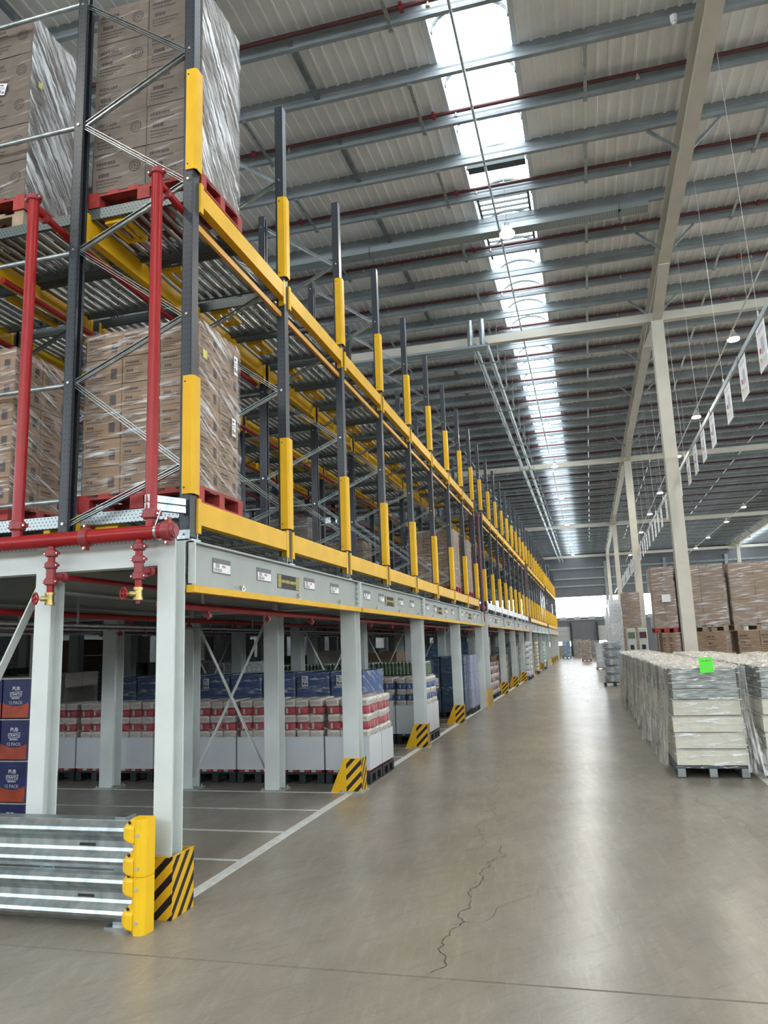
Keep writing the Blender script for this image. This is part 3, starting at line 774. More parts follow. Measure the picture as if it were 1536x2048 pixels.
# flow lanes ------------------------------------------------------
XA, XB = -2.95, -9.0
ROL = MB().tube((0, 0, 0), (0, .74, 0), .026, 8).mesh('roller', ['roller_steel'])
LW = .80
def rollers(g, y0, z, x0, x1, n=6):
    x = x0
    while x > x1: g.tube((x, y0+.03, z), (x, y0+.77, z), .026, n, cap=False); x -= .105
lane_p = {}
def lane(y0, z, label, detail, group):
    key = (detail, z); tm = 'perforated_galv' if z < 4 else 'perforated_shaded'
    if key in lane_p: return copy_tree(lane_p[key], (XA, y0, z), label, group=group)
    t = thing('flow_lane', label, 'roller lane', (XA, y0, z), group)
    for yy in (y0, y0+LW-.03):
        g = MB(); g.box(XA, yy, z-.10, XB, yy+.004, z+.0).box(XA, yy-.0, z-.1, XB, yy+.03, z-.096).box(XA, yy, z-.004, XB, yy+.03, z)
        g.build('side_rail', tm, t)
    if detail == 'near':
        x = XA-.06
        for i in range(26): mobj('roller', ROL, t, (x-XA, .03, -.045)); x -= .105
        g = MB(); rollers(g, y0, z-.045, x, XB, 8); o = g.build('roller', 'roller_steel', t); o['kind'] = 'stuff'
    else:
        g = MB(); rollers(g, y0, z-.045, XA-.06, XB, 6 if detail == 'mid' else 4); o = g.build('roller', 'roller_steel', t); o['kind'] = 'stuff'
    for xx in (-4.25, -5.6, -7.2):
        MB().box(xx, y0+.03, z-.14, xx-.06, y0+LW-.03, z-.10).build('brake_bar', 'yellow_paint', t)
    g = MB(); g.box(-3.62, y0+.05, z-.13, -3.65, y0+.40, z-.09).box(-3.80, y0+.05, z-.13, -3.83, y0+.40, z-.09).box(-3.62, y0+.05, z-.13, -3.83, y0+.08, z-.09).box(-3.62, y0+.37, z-.13, -3.83, y0+.40, z-.09)
    g.tube((-3.7, y0+.1, z-.12), (-3.7, y0+.36, z-.12), .018, 8); g.build('stop_frame', 'yellow_paint', t)
    lane_p[key] = t; return t
ln = 0
for si, s in enumerate(SECT[:3]):
    for k in range(8):
        for h in (0, 1):
            ln += 1; y = s+.12+1.945*k+.10+h*.925
            d = 'near' if (si == 0 and k < 2) else ('mid' if si == 0 else 'far')
            G = None if d == 'near' else 'roller lanes further along'
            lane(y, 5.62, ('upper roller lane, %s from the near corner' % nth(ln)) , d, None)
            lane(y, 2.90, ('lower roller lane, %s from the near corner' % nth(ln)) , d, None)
# sprinkler branches inside the rack
def pipe_y(label, x, z, y0, y1, rad=.032, heads=True):
    t = thing('sprinkler_pipe', label, 'pipe', (x, y0, z))
    MB().tube((x, y0, z), (x, y1, z), rad, 10).build('pipe', 'red_pipe', t)
    if z < 3:
        for y in range(6, 38, 4): MB().box(x-.01, y, z+rad-.01, x+.01, y+.02, 2.575 if z < 2.5 else 2.9).build('hanger', 'galvanised', t)
    if heads:
        y = y0+.8
        while y < y1:
            MB().tube((x, y, z-.02), (x, y, z-.10), .016, 6).box(x-.025, y-.025, z-.085, x+.025, y+.025, z-.05).build('sprinkler_head', 'red_coupling', t); y += 1.3
for i, (x, z) in enumerate(((-3.25, 2.14), (-4.9, 2.16), (-5.9, 2.1), (-7.1, 2.14))):
    pipe_y('red sprinkler pipe slung below the platform, %s in from the aisle' % nth(i+1), x, z, 5.3, 38)
for i, x in enumerate((-4.82, -5.5, -6.6)):
    g = MB().tube((x, 5.2, 2.06), (x, 38, 2.06), .018, 8)
    for y in range(6, 38, 4): g.box(x-.006, y+.4, 2.07, x+.006, y+.42, 2.575)
    tag(g.build('conduit', 'galvanised'), 'thin grey conduit slung below the platform, %s in from the aisle' % nth(i+1), 'conduit')
for i, (x, z) in enumerate(((-5.0, 5.22), (-6.1, 5.25), (-7.2, 5.25), (-4.6, 2.7))):
    pipe_y('dull red sprinkler pipe inside the rack, %s of its set from the aisle' % nth(i+1), x, z, 5.4, 38, .03, False)

# sprinkler header at the front -----------------------------------
HY = 4.74
t = thing('sprinkler_header', 'glossy red sprinkler header with two risers and drain valves across the rack front', 'pipe', (-3.5, HY, 2.62))
MB().tube((-6.5, HY, 2.615), (-2.83, HY, 2.615), .054, 24).build('main_pipe', 'red_pipe', t)
def coupling(p, ax, rad, parent=t, L=.036):
    p = Vector(p); a = {'x': Vector((1, 0, 0)), 'z': Vector((0, 0, 1)), 'y': Vector((0, 1, 0))}[ax]
    b = Vector((0, -1, 0)) if ax == 'x' else Vector((1, 0, 0))
    if ax == 'x': b = Vector((0, 0, 1))
    g = MB(); g.tube(p-a*L*.72, p+a*L*.72, rad*1.30, 20).tube(p-a*L, p-a*L*.72, rad*1.12, 20, rad2=rad*1.30).tube(p+a*L*.72, p+a*L, rad*1.30, 20, rad2=rad*1.12)
    for s in (-1, 1): g.bar(p+b*s*rad*1.1, p+b*s*rad*1.75, L*1.2, rad*.6, up=a)
    c = g.build('coupling', 'red_coupling', parent)
    g = MB(); n = a.cross(b)
    for s in (-1, 1): q = p+b*s*rad*1.52; g.tube(q-n*rad*.55, q+n*rad*.55, rad*.16, 6)
    g.build('bolts', 'bolt_zinc', c, off=wloc(parent))
    return c
coupling((-3.52, HY, 2.615), 'x', .054)
c = coupling((-2.845, HY, 2.615), 'x', .056)
MB().tube((-2.83, HY, 2.615), (-2.785, HY, 2.615), .062, 24, rad2=.05).tube((-2.79, HY, 2.615), (-2.78, HY, 2.615), .035, 16).build('end_cap', 'red_coupling', t)
g = MB()
g.tube((-2.935, HY, 2.615), (-2.915, HY, 2.615), .058, 24).bar((-2.925, HY-.045, 2.65), (-2.90, HY-.01, 2.78), .015, .006).build('strap', 'galvanised', t)
for rx in (-2.985, -4.125):
    r_ = MB().tube((rx, HY, 2.72), (rx, HY, 5.50), .043, 24).build('riser', 'red_pipe', t)
    MB().tube((rx, HY, 2.65), (rx, HY, 2.73), .038, 20).build('stub', 'red_pipe', t)
    coupling((rx, HY, 2.745), 'z', .045)
    coupling((rx, HY, 5.47), 'z', .043, L=.022)
    MB().tube((rx, HY, 5.40), (rx+.02, HY+.42, 5.34), .03, 14).tube((rx+.02, HY+.40, 5.34), (rx+.02, 9, 5.30), .03, 12).build('branch_pipe', 'red_pipe', t)
    MB().tube((rx+.01, HY+.1, 5.36), (rx+.01, HY+.13, 5.36), .042, 14).build('branch_coupling', 'red_coupling', t)
for dx in (-3.075, -3.81):
    MB().tube((dx, HY, 2.575), (dx, HY, 2.36), .026, 18).build('drop_pipe', 'red_pipe', t)
    MB().tube((dx, HY, 2.40), (dx, HY, 2.285), .034, 18).tube((dx, HY, 2.345), (dx+.02, HY+.09, 2.345), .026, 14).build('tee', 'red_coupling', t)
    MB().tube((dx, HY, 2.285), (dx, HY, 2.215), .026, 16).build('drop_pipe', 'red_pipe', t)
    for z in (2.515, 2.425, 2.305): coupling((dx, HY, z), 'z', .034, L=.026)
    MB().tube((dx+.02, HY+.09, 2.345), (dx+.03, HY+.12, 2.345), .038, 14).build('branch_coupling', 'red_coupling', t)
    MB().tube((dx+.03, HY+.12, 2.345), (dx+.06, 9.0, 2.345), .022, 12).build('branch_pipe', 'red_pipe', t)
    g = MB(); g.tube((dx, HY, 2.215), (dx, HY, 2.145), .028, 14).tube((dx, HY, 2.225), (dx, HY, 2.205), .036, 8).tube((dx, HY, 2.155), (dx, HY, 2.135), .036, 8).tube((dx, HY, 2.18), (dx-.045, HY-.045, 2.18), .02, 12).tube((dx-.04, HY-.04, 2.18), (dx-.065, HY-.065, 2.18), .010, 8)
    v = g.build('drain_valve', 'brass', t)
    if dx > -3.5: MB().tube((dx, HY, 2.135), (dx, HY, 2.11), .016, 10).build('outlet', 'red_coupling', t)
    g = MB(); c0 = Vector((dx-.07, HY-.07, 2.18)); ax = Vector((-.45, -1, 0)).normalized(); e1 = Vector((0, 0, 1)); e2 = ax.cross(e1)
    P = [c0+(e1*cos(2*pi*i/16)+e2*sin(2*pi*i/16))*(.038+.005*(i % 2)) for i in range(16)]
    for i in range(16): g.tube(P[i], P[(i+1) % 16], .007, 6)
    for i in range(0, 16, 4): g.tube(c0, P[i], .005, 5)
    g.tube(c0-ax*.012, c0+ax*.006, .012, 8); g.build('handwheel', 'red_pipe', v, off=wloc(t))
t = thing('mounting_rail', 'galvanised slotted channel arm jutting from the corner upright', 'bracket', (-3.0, 4.8, 2.92))
MB().bar((-2.90, 5.05, 2.88), (-2.995, 4.70, 2.86), .045, .05).bar((-2.90, 5.05, 2.82), (-2.995, 4.70, 2.80), .045, .05).build('channel', 'galvanised', t)
# red risers at the section joints
for si, s in enumerate(SECT[1:3]):
    for j, x in enumerate((-2.93, -3.12)):
        t = thing('sprinkler_riser', 'dark red vertical riser pipe at the %s joint of the rack, %s of the pair' % (nth(si+1), nth(j+1)), 'pipe', (x, s-.35, 2.6))
        MB().tube((x, s-.35-.2*j, 2.62), (x, s-.35-.2*j, 5.5), .05, 12).build('pipe', 'dull_red', t)
        for z in (2.75, 5.45): MB().tube((x, s-.35-.2*j, z-.04), (x, s-.35-.2*j, z+.04), .075, 12).build('coupling', 'red_coupling', t)
        MB().tube((x+.02, s-.35-.2*j, 2.6), (x+.02, s-.35-.2*j, 2.35), .03, 10).build('drop_pipe', 'red_pipe', t)

# column guards ---------------------------------------------------
t = thing('column_guard', 'black and yellow striped corner guard around the nearest platform column', 'column guard', (-2.95, 4.85, 0))
MB().box(-3.16, 4.845, 0, -2.84, 4.853, .395).build('front_plate', 'hazard_x', t)
MB().box(-2.848, 4.853, 0, -2.84, 5.14, .395).build('side_plate', 'hazard_y', t)
MB().box(-3.16, 5.13, 0, -2.848, 5.138, .395).build('back_plate', 'yellow_paint', t)
MB().box(-3.16, 4.842, .395, -2.836, 4.856, .40).box(-2.851, 4.842, .395, -2.836, 5.14, .40).build('top_edge', 'yellow_paint', t)
gp = None; gn = 0
for si, s in enumerate(SECT):
    for ci, c in enumerate(COLS):
        y = s-5+c-.10
        if si == 0 and ci == 0: continue
        gn += 1
        L = 'striped yellow wedge guard at a platform column, %s past the corner guard' % nth(gn)
        if ci == 4 or ci == 0: continue
        if gp is None:
            t = thing('column_guard', L, 'column guard', (-2.9, y, 0), 'wedge column guards')
            pr = [(-3.235, 0), (-2.835, 0), (-2.835, .40), (-3.06, .40)]
            # plain yellow slope and striped part
            MB().prism([(-3.235, 0), (-3.03, 0), (-3.03, .40), (-3.06, .40)], 'y', y-.008, y).build('sloping_plate', 'yellow_paint', t)
            MB().box(-3.03, y-.008, 0, -2.835, y, .40).build('front_plate', 'hazard_x', t)
            MB().box(-2.843, y, 0, -2.835, y+.22, .40).build('side_plate', 'hazard_y', t)
            MB().box(-3.06, y-.01, .40, -2.833, y+.002, .405).build('top_edge', 'yellow_paint', t)
            gp = t
        else: copy_tree(gp, (-2.9, y, 0), L)
for si, s in enumerate(SECT[1:]):
    y = s-1.25
    t = thing('column_guard', 'tall yellow box guard with striped side at the %s joint of the platform' % nth(si+1), 'column guard', (-2.95, y, 0))
    MB().box(-3.14, y, 0, -2.92, y+.008, .48).build('front_plate', 'yellow_paint', t)
    MB().prism([(-2.92, y), (-2.83, y+.25), (-2.838, y+.25), (-2.928, y)], 'z', 0, .48).build('corner_plate', 'yellow_paint', t)
    MB().box(-2.838, y+.25, 0, -2.83, y+1.3, .48).build('side_plate', 'hazard_y', t)

# crash barrier ---------------------------------------------------
t = thing('crash_barrier', 'silver corrugated double crash barrier in front of the platform', 'barrier', (-4, 4.6, 0))
def wprof(zc, yf):      # two ridges towards the camera
    P = [(.050, -.155), (.045, -.15), (0, -.115), (-.008, -.095), (0, -.075), (.045, -.040), (.052, -.02), (.052, .02), (.045, .040), (0, .075), (-.008, .095), (0, .115), (.045, .15), (.050, .155)]
    out = [(yf+a, zc+b) for a, b in P]; return out+[(a+.004, b) for a, b in out[::-1]]
for zc, nm in ((.20, 0), (.52, 1)):
    b_ = MB().prism(wprof(zc, 4.60), 'x', -7.5, -2.99, smooth=False).build('barrier_rail', 'galvanised', t)
    MB().box(-3.42, 4.647, zc-.012, -3.30, 4.6515, zc+.004).box(-5.3, 4.647, zc-.012, -5.18, 4.6515, zc+.004).build('slot', 'ink_black', b_, off=wloc(t))
MB().box(-7.5, 4.66, .655, -3.0, 4.80, .665).build('top_plate', 'galv_dull', t)
for x in (-3.12, -4.6, -6.2):
    MB().box(x-.04, 4.66, 0, x+.04, 4.78, .69).box(x-.09, 4.64, 0, x+.09, 4.82, .012).build('post', 'galvanised', t)
for zb, nm in ((.0, 0), (.355, 1)):
    z0, z1 = (.0, .35) if nm == 0 else (.345, .70)
    g = MB(); yf = 4.56
    g.prism([(-2.960, yf+.04), (-2.955, yf+.012), (-2.93, yf), (-2.895, yf+.002), (-2.872, yf+.025), (-2.866, yf+.12), (-2.99, yf+.12), (-2.99, yf+.05)], 'z', z0, z1)
    cap = g.build('end_cap', 'yellow_plastic', t, bevel=.006)
    zc = .185 if nm == 0 else .51
    for dz in (-.10, .10):
        g = MB(); zz = zc+dz      # rounded lobes gripping the ridges of the rail
        g.add([(-3.055, yf+.035, zz-.042), (-3.055, yf+.035, zz+.030), (-3.055, yf+.09, zz+.06), (-3.055, yf+.09, zz-.06),
               (-2.955, yf+.002, zz-.066), (-2.955, yf+.002, zz+.042), (-2.955, yf+.10, zz+.098), (-2.955, yf+.10, zz-.09),
               (-3.01, yf+.012, zz-.056), (-3.01, yf+.012, zz+.040), (-3.01, yf+.095, zz+.088), (-3.01, yf+.095, zz-.08)],
              [(0, 1, 2, 3), (4, 7, 6, 5), (0, 8, 9, 1), (1, 9, 10, 2), (2, 10, 11, 3), (3, 11, 8, 0), (8, 4, 5, 9), (9, 5, 6, 10), (10, 6, 7, 11), (11, 7, 4, 8)])
        g.build('end_cap_lobe', 'yellow_plastic', cap, bevel=.012, off=wloc(t))
        MB().tube((-3.0, yf+.028, zz+.058), (-3.0, yf+.018, zz+.070), .009, 8).build('bolt_hole', 'ink_black', cap, off=wloc(t))
        MB().tube((-2.925, yf-.005, zz-.01), (-2.925, yf+.001, zz-.01), .0135, 12).build('bolt_head', 'bolt_zinc', cap, off=wloc(t))
# ================================================================== PALLETS AND LOADS
PAL = {}
def pallet(label, x0, x1, y0, y1, z, matn, group=None, style='wood'):
    """open timber / plastic pallet .14 high"""
    key = (round(x1-x0, 2), round(y1-y0, 2), matn, style); loc = (x0, y0, z)
    if key in PAL: return copy_tree(PAL[key], loc, label, group=group)
    t = thing('pallet', label, 'pallet', loc, group)
    w, d = x1-x0, y1-y0
    if style == 'wood':
        n = 6
        for i in range(n):
            a = x0+i*(w-.1)/(n-1); MB().box(a, y0, z+.122, a+.1, y1, z+.144).build('deck_board', matn, t)
        for yy in (y0, (y0+y1)/2-.045, y1-.09): MB().box(x0, yy, z+.10, x1, yy+.09, z+.122).build('stringer_board', matn, t)
        for xx in (x0, (x0+x1)/2-.06, x1-.12):
            for yy in (y0, (y0+y1)/2-.045, y1-.09): MB().box(xx, yy, z+.02, xx+.12, yy+.09, z+.10).build('block', matn, t)
            MB().box(xx, y0, z, xx+.12, y1, z+.02).build('skid', matn, t)
    else:
        MB().box(x0, y0, z+.115, x1, y1, z+.145).build('deck', matn, t, bevel=.004)
        for xx in (x0, (x0+x1)/2-.045, x1-.09):
            for yy in (y0, (y0+y1)/2-.045, y1-.09): MB().box(xx, yy, z+.015, xx+.09, yy+.09, z+.115).build('foot', 'grey_plastic' if style == 'cream' else matn, t)
            MB().box(xx, y0, z, xx+.09, y1, z+.015).build('skid', matn, t)
    PAL[key] = t; return t
def wrap(parent, x0, x1, y0, y1, z0, z1, film, amp=.008, seed=1, name='stretch_wrap', top=True, n=14, film2=None):
    rr = random.Random(seed); g = MB()
    pts = []
    per = [(x0, y0, x1, y0), (x1, y0, x1, y1), (x1, y1, x0, y1), (x0, y1, x0, y0)]
    cols = []
    for (a, b, c, d) in per:
        for i in range(n): cols.append((a+(c-a)*i/n, b+(d-b)*i/n))
    rows = n; cx, cy = (x0+x1)/2, (y0+y1)/2
    ph = [rr.uniform(0, 6.28) for _ in range(6)]
    vs = []
    for j in range(rows+1):
        z = z0+(z1-z0)*j/rows
        for i, (x, y) in enumerate(cols):
            d = amp*(.6+.5*sin(3.1*z*5+i*.9+ph[0])+.4*sin(i*2.3+z*17+ph[1])+rr.uniform(-.3, .3))
            dx, dy = x-cx, y-cy; L = math.hypot(dx, dy); vs.append((x+dx/L*(d+.006), y+dy/L*(d+.006), z))
    N = len(cols)
    fs = [(j*N+i, j*N+(i+1) % N, (j+1)*N+(i+1) % N, (j+1)*N+i) for j in range(rows) for i in range(N)]
    for j in range(rows):
        pass
    g.add(vs, fs, 0, True)
    if film2:
        for q, (a, b, c2, d2) in enumerate(fs): g.m[q] = 1 if n <= a % N < 3*n else 0
    if top: g.add([(x0, y0, z1+.008), (x1, y0, z1+.008), (x1, y1, z1+.008), (x0, y1, z1+.008)], [(0, 1, 2, 3)], 0)
    return g.build(name, [film, film2] if film2 else film, parent)
_cart = {}
def carton_mesh(w, d, h, matn, prn):
    """unit carton with flat printing on the -y and +x faces; origin at lower corner"""
    k = (round(w, 3), round(d, 3), round(h, 3), matn, prn)
    if k in _cart: return _cart[k]
    g = MB(); e = .003; c = .006
    g.prism([(e+c, e), (w-e-c, e), (w-e, e+c), (w-e, d-e-c), (w-e-c, d-e), (e+c, d-e), (e, d-e-c), (e, e+c)], 'z', e, h-e, 0)
    ms = [matn]
    if prn in ('ring', 'text', 'lines'):
        ms.append('carton_print'); rr = random.Random(int(w*977+h*131+len(prn)))
        for face in (0, 1):
            L = w if face == 0 else d
            def P(a, z): return (a, e-.0012, z) if face == 0 else (w-e+.0012, a, z)
            def q(a0, a1, za, zb):
                v = [P(a0*L, za*h), P(a1*L, za*h), P(a1*L, zb*h), P(a0*L, zb*h)]; g.add(v, [(0, 1, 2, 3)], 1)
            if prn == 'ring':
                cc = P(.80*L, .55*h); pl = 'y' if face == 0 else 'x'
                g.ring(cc, h*.125, h*.152, 20, 1, pl); g.ring(cc, h*.075, h*.095, 16, 1, pl); g.ring(cc, h*.012, h*.03, 8, 1, pl)
            x = .08
            for line, (za, zb, xe) in enumerate(((.72, .80, .42), (.62, .66, .5), (.30, .34, .55), (.22, .25, .5), (.14, .17, .4), (.40, .50, .3))):
                x = .08 if line != 5 else .12
                while x < xe:
                    l = rr.uniform(.02, .06); q(x, x+l*.8, za, zb); x += l
            if prn == 'text': q(.70, .86, .22, .6)
        # taped seam on top edge
    me = g.mesh('carton', ms); _cart[k] = me; return me
def carton_load(label, x0, x1, y0, y1, z0, nz, h, nx, ny, matn, prn, film=None, group=None, shell=True, seed=1, cat='pallet load', amp=.008, name='carton_load', jitter=.004, film2=None):
    rr = random.Random(seed); t = thing(name, label, cat, (x0, y0, z0), group)
    w, d = (x1-x0)/nx, (y1-y0)/ny
    me = carton_mesh(w, d, h, matn, prn)
    for k in range(nz):
        for i in range(nx):
            for j in range(ny):
                if shell and 0 < i < nx-1 and 0 < j < ny-1 and k < nz-1: continue
                if shell and j > 0 and i < nx-1 and k < nz-1: continue      # keep the camera-side shell
                mobj('carton', me, t, (i*w+rr.uniform(-jitter, jitter), j*d+rr.uniform(-jitter, jitter), k*h))
    if film: wrap(t, x0-.004, x1+.004, y0-.004, y1+.004, z0-.03, z0+nz*h+.004, film, amp, seed, film2=film2)
    return t
def sticker(parent, face, p, w, h, matn='paper_white', tilt=0, name='label_sheet', print_=True):
    """paper label at world p"""
    x, y, z = p; g = MB(); ca, sa = cos(tilt), sin(tilt)
    def Q(a, b, o):
        a, b = a*ca-b*sa, a*sa+b*ca
        return (x+a, y-o, z+b) if face == '-y' else (x+o, y+a, z+b)
    g.quad(Q(-w/2, -h/2, 0), Q(w/2, -h/2, 0), Q(w/2, h/2, 0), Q(-w/2, h/2, 0), 0)
    if print_:
        for (a0, a1, b0, b1) in ((-.4, .1, .25, .38), (-.4, .3, .08, .14), (-.4, .4, -.04, 0), (-.4, -.05, -.38, -.12), (.05, .4, -.38, -.2)):
            g.quad(Q(a0*w, b0*h, .001), Q(a1*w, b0*h, .001), Q(a1*w, b1*h, .001), Q(a0*w, b1*h, .001), 1)
    return g.build(name, [matn, 'ink_grey'], parent)

# --- big wrapped loads in the first rack bay
PX0, PX1 = -3.95, -2.88
for tier, (zp, nz, h, prn, cm) in enumerate(((2.905, 6, .232, 'text', 'cardboard'), (5.625, 5, .375, 'ring', 'cardboard_grey'))):
    tn = ('lower', 'upper')[tier]
    for j, (xa, xb) in enumerate(((PX0, PX1), (-5.78, -4.66))):
        pos = 'at the near corner' if j == 0 else 'behind the left red riser'
        pallet('red timber pallet %s of the %s tier' % (pos, tn), xa-.02, xb+.02, 5.21, 5.99, zp+(.146 if tier and j else 0), 'red_wood')
        L = ['brown cartons in film %s, lower tier', 'ring-printed brown cartons in film %s, upper tier'][tier] % pos
        z = zp+(.292 if tier and j else .146)
        t = carton_load(L, xa, xb, 5.23, 5.95, z, nz, h, 3 if tier == 0 else 2, 2, cm, prn, 'film_front' if tier else 'film_flat', seed=5+tier*3+j, amp=.010, film2='film_diag' if tier else 'film_side')
        if tier == 1:
            sticker(t, '-y', (xb-.06 if j == 0 else xb-.30, 5.212, z+(1.22 if j == 0 else 1.15)), .085, .12, tilt=-.25)
            if j: sticker(t, '+x', (xb+.03, 5.33, z+1.2), .05, .06, 'note_yellow', print_=False)
        elif j == 0:
            sticker(t, '+x', (xb+.028, 5.28, z+1.10), .07, .07, 'note_yellow', print_=False)
            sticker(t, '+x', (xb+.028, 5.84, z+1.20), .07, .17); sticker(t, '+x', (xb+.028, 5.80, z+.62), .07, .16)
# second timber pallet under the left upper load
pallet('plain timber pallet under the red one at the left edge of the upper tier', -5.78, -4.66, 5.23, 5.97, 5.625, 'pine_wood')
# further loads sparse in the rack
rl = [(16.95, -3.90, 0, 'cardboard'), (18.9, -3.90, 0, 'cardboard'), (17.8, -6.3, 0, 'cardboard'), (13.95, -6.3, 0, 'cardboard_grey')]
for i, (y, x, tr, cm) in enumerate(rl):
    z = 2.905; pallet('red pallet under a brown carton stack in the lower tier, %s from the near corner' % nth(i+2), x, x+1.05, y, y+.8, z, 'red_wood')
    carton_load('brown carton stack in the lower rack tier, %s from the near corner' % nth(i+2), x, x+1.05, y, y+.78, z+.146, 5, .26, 3, 2, cm, 'lines', 'film_flat', seed=20+i)
for i, (y, h) in enumerate(((49.6, 1.9), (51.55, 1.9), (53.5, 1.8), (64.95, 1.7))):
    z = 2.905; pallet('red pallet under white wrapped goods far along the lower tier, %s' % nth(i+1), -3.95, -2.9, y, y+.9, z, 'red_wood')
    t = carton_load('white film wrapped goods far along the lower tier, %s of the row' % nth(i+1), -3.95, -2.88, y, y+.9, z+.146, 5, h/5, 2, 2, 'pack_silver', 'none', 'film_flat', seed=30+i)
for i, y in enumerate((59.1, 63.)):
    z = 5.625; pallet('red pallet under wrapped goods far along the upper tier, %s' % nth(i+1), -3.95, -2.9, y, y+.9, z, 'red_wood')
    t = carton_load('silver film wrapped goods far along the upper tier, %s of the row' % nth(i+1), -3.95, -2.88, y, y+.9, z+.146, 5, .36, 2, 2, 'pack_silver', 'none', 'film_flat', seed=40+i)

# --- bag packs in white trays below the platform
_bag = {}
def bag_mesh(w, d, h, matn, lab):
    k = (round(w, 3), round(d, 3), round(h, 3), matn)
    if k in _bag: return _bag[k]
    g = MB(); nx, nz = 4, 4; vs = []; fs = []
    rr = random.Random(len(_bag))
    # pillow: rounded box
    for j in range(7):
        tz = -1+2*j/6
        s = (1-abs(tz)**3.2)**.35*.10+.90 if abs(tz) < 1 else .86
        for i in range(12):
            a = 2*pi*i/12; ca, sa = cos(a), sin(a); e = .38
            X = math.copysign(abs(ca)**e, ca)*w/2*s; Y = math.copysign(abs(sa)**e, sa)*d/2*s
            vs.append((w/2+X, d/2+Y, h/2+tz*h/2+rr.uniform(-.002, .002)))
    for j in range(6):
        for i in range(12): fs.append((j*12+i, j*12+(i+1) % 12, (j+1)*12+(i+1) % 12, (j+1)*12+i))
    fs.append(tuple(range(12))[::-1]); fs.append(tuple(range(72, 84)))
    g.add(vs, fs, 0, True)
    for face in (0, 1):
        L = w if face == 0 else d
        a0, a1 = (.30, .46) if lab == 'tag' else (.12, .88)
        z0_, z1_ = (.18, .85) if lab == 'tag' else (.30, .70)
        q = [(a0*L, -.002, z0_*h), (a1*L, -.002, z0_*h), (a1*L, -.002, z1_*h), (a0*L, -.002, z1_*h)] if face == 0 else [(w+.002, a0*L, z0_*h), (w+.002, a1*L, z0_*h), (w+.002, a1*L, z1_*h), (w+.002, a0*L, z1_*h)]
        g.add(q, [(0, 1, 2, 3)], 1)
    me = g.mesh('bag', [matn, 'tape_grey']); _bag[k] = me; return me
def bag_stack(label, x0, x1, y0, y1, cols, layers=5, z0=.145, ztray=.60, group=None, seed=1, film='film_clear', nx=3, ny=3, lh=.10, tray=True, tint=None):
    t = thing('bag_load', label, 'pallet load', (x0, y0, z0), group); rr = random.Random(seed)
    if tray:
        g = MB(); e = .008
        g.box(x0, y0, z0+.03, x1, y0+e, ztray).box(x0, y1-e, z0+.03, x1, y1, ztray).box(x0, y0+e, z0+.03, x0+e, y1-e, ztray).box(x1-e, y0+e, z0+.03, x1, y1-e, ztray)
        g.build('card_sleeve', 'white_card', t)
        g = MB(); n = 7
        for i in range(n): g.box(x0+.02+i*(x1-x0-.04)/n, y0+.01, z0, x0+.02+(i+.8)*(x1-x0-.04)/n, y1-.01, z0+.03, i % 2)
        g.build('bag_row', cols and [cols[0], 'tape_grey'], t)
    else: ztray = z0
    w, d = (x1-x0-.03)/nx, (y1-y0-.03)/ny
    ms = [bag_mesh(w, d, lh, cols[0], 'tag'), bag_mesh(w, d, lh, cols[1], 'wide')]
    for k in range(layers):
        for i in range(nx):
            for j in range(ny):
                if j > 0 and i < nx-1 and k < layers-1: continue
                mobj('bag', ms[(k+1) % 2], t, (.015+i*w+rr.uniform(-.012, .012), .015+j*d+rr.uniform(-.006, .006), ztray-z0-.02+k*lh+rr.uniform(0, .006)), (rr.uniform(-.02, .02), rr.uniform(-.035, .035), rr.uniform(-.05, .05)))
    if film: wrap(t, x0+.004, x1-.004, y0+.004, y1-.004, ztray-.02, ztray+layers*lh-.005, film, .012, seed)
    return t
xs = [-2.88-.635*i for i in range(9)]
for rw, (ya, yb) in enumerate(((9.78, 10.36), (10.40, 11.0))):
    for i in range(8):
        xb = xs[i]; xa = xb-.61
        if rw == 1 and i > 0: continue
        pos = '%s in from the aisle' % nth(i+1) if rw == 0 else 'behind the one nearest the aisle'
        pallet('black plastic pallet under the red and white bags, %s' % pos, xa, xb, ya, yb, 0, 'black_plastic', style='plastic')
        bag_stack('red and white bag packs in a white sleeve, %s' % pos if rw == 0 else 'red and white bag packs in a white sleeve behind the one nearest the aisle',
                  xa, xb, ya, yb, ('bag_red', 'bag_white'), seed=50+i+rw*9)
# blue cartons behind
for i in range(8):
    xb = -3.33-.555*i; xa = xb-.52
    pos = '%s in from the aisle' % nth(i+1)
    pallet('black plastic pallet under the blue cartons, %s' % pos, xa, xb, 11.1, 12.2, 0, 'black_plastic', style='plastic')
    t = carton_load('blue cartons under clear film behind the red bags, %s' % pos, xa, xb, 11.1, 12.2, .145, 4, .311, 1, 2, 'blue_carton', 'none', 'film_side', seed=70+i)
    if i in (0, 1, 4): sticker(t, '-y', (xa+.15, 11.06, 1.27), .10, .15)
tag(sticker(None, '-y', (-6.2, 11.085, 1.33), .22, .32, tilt=-.08, name='paper_notice'), 'white paper notice standing on the red bags left of the second inner column', 'paper')
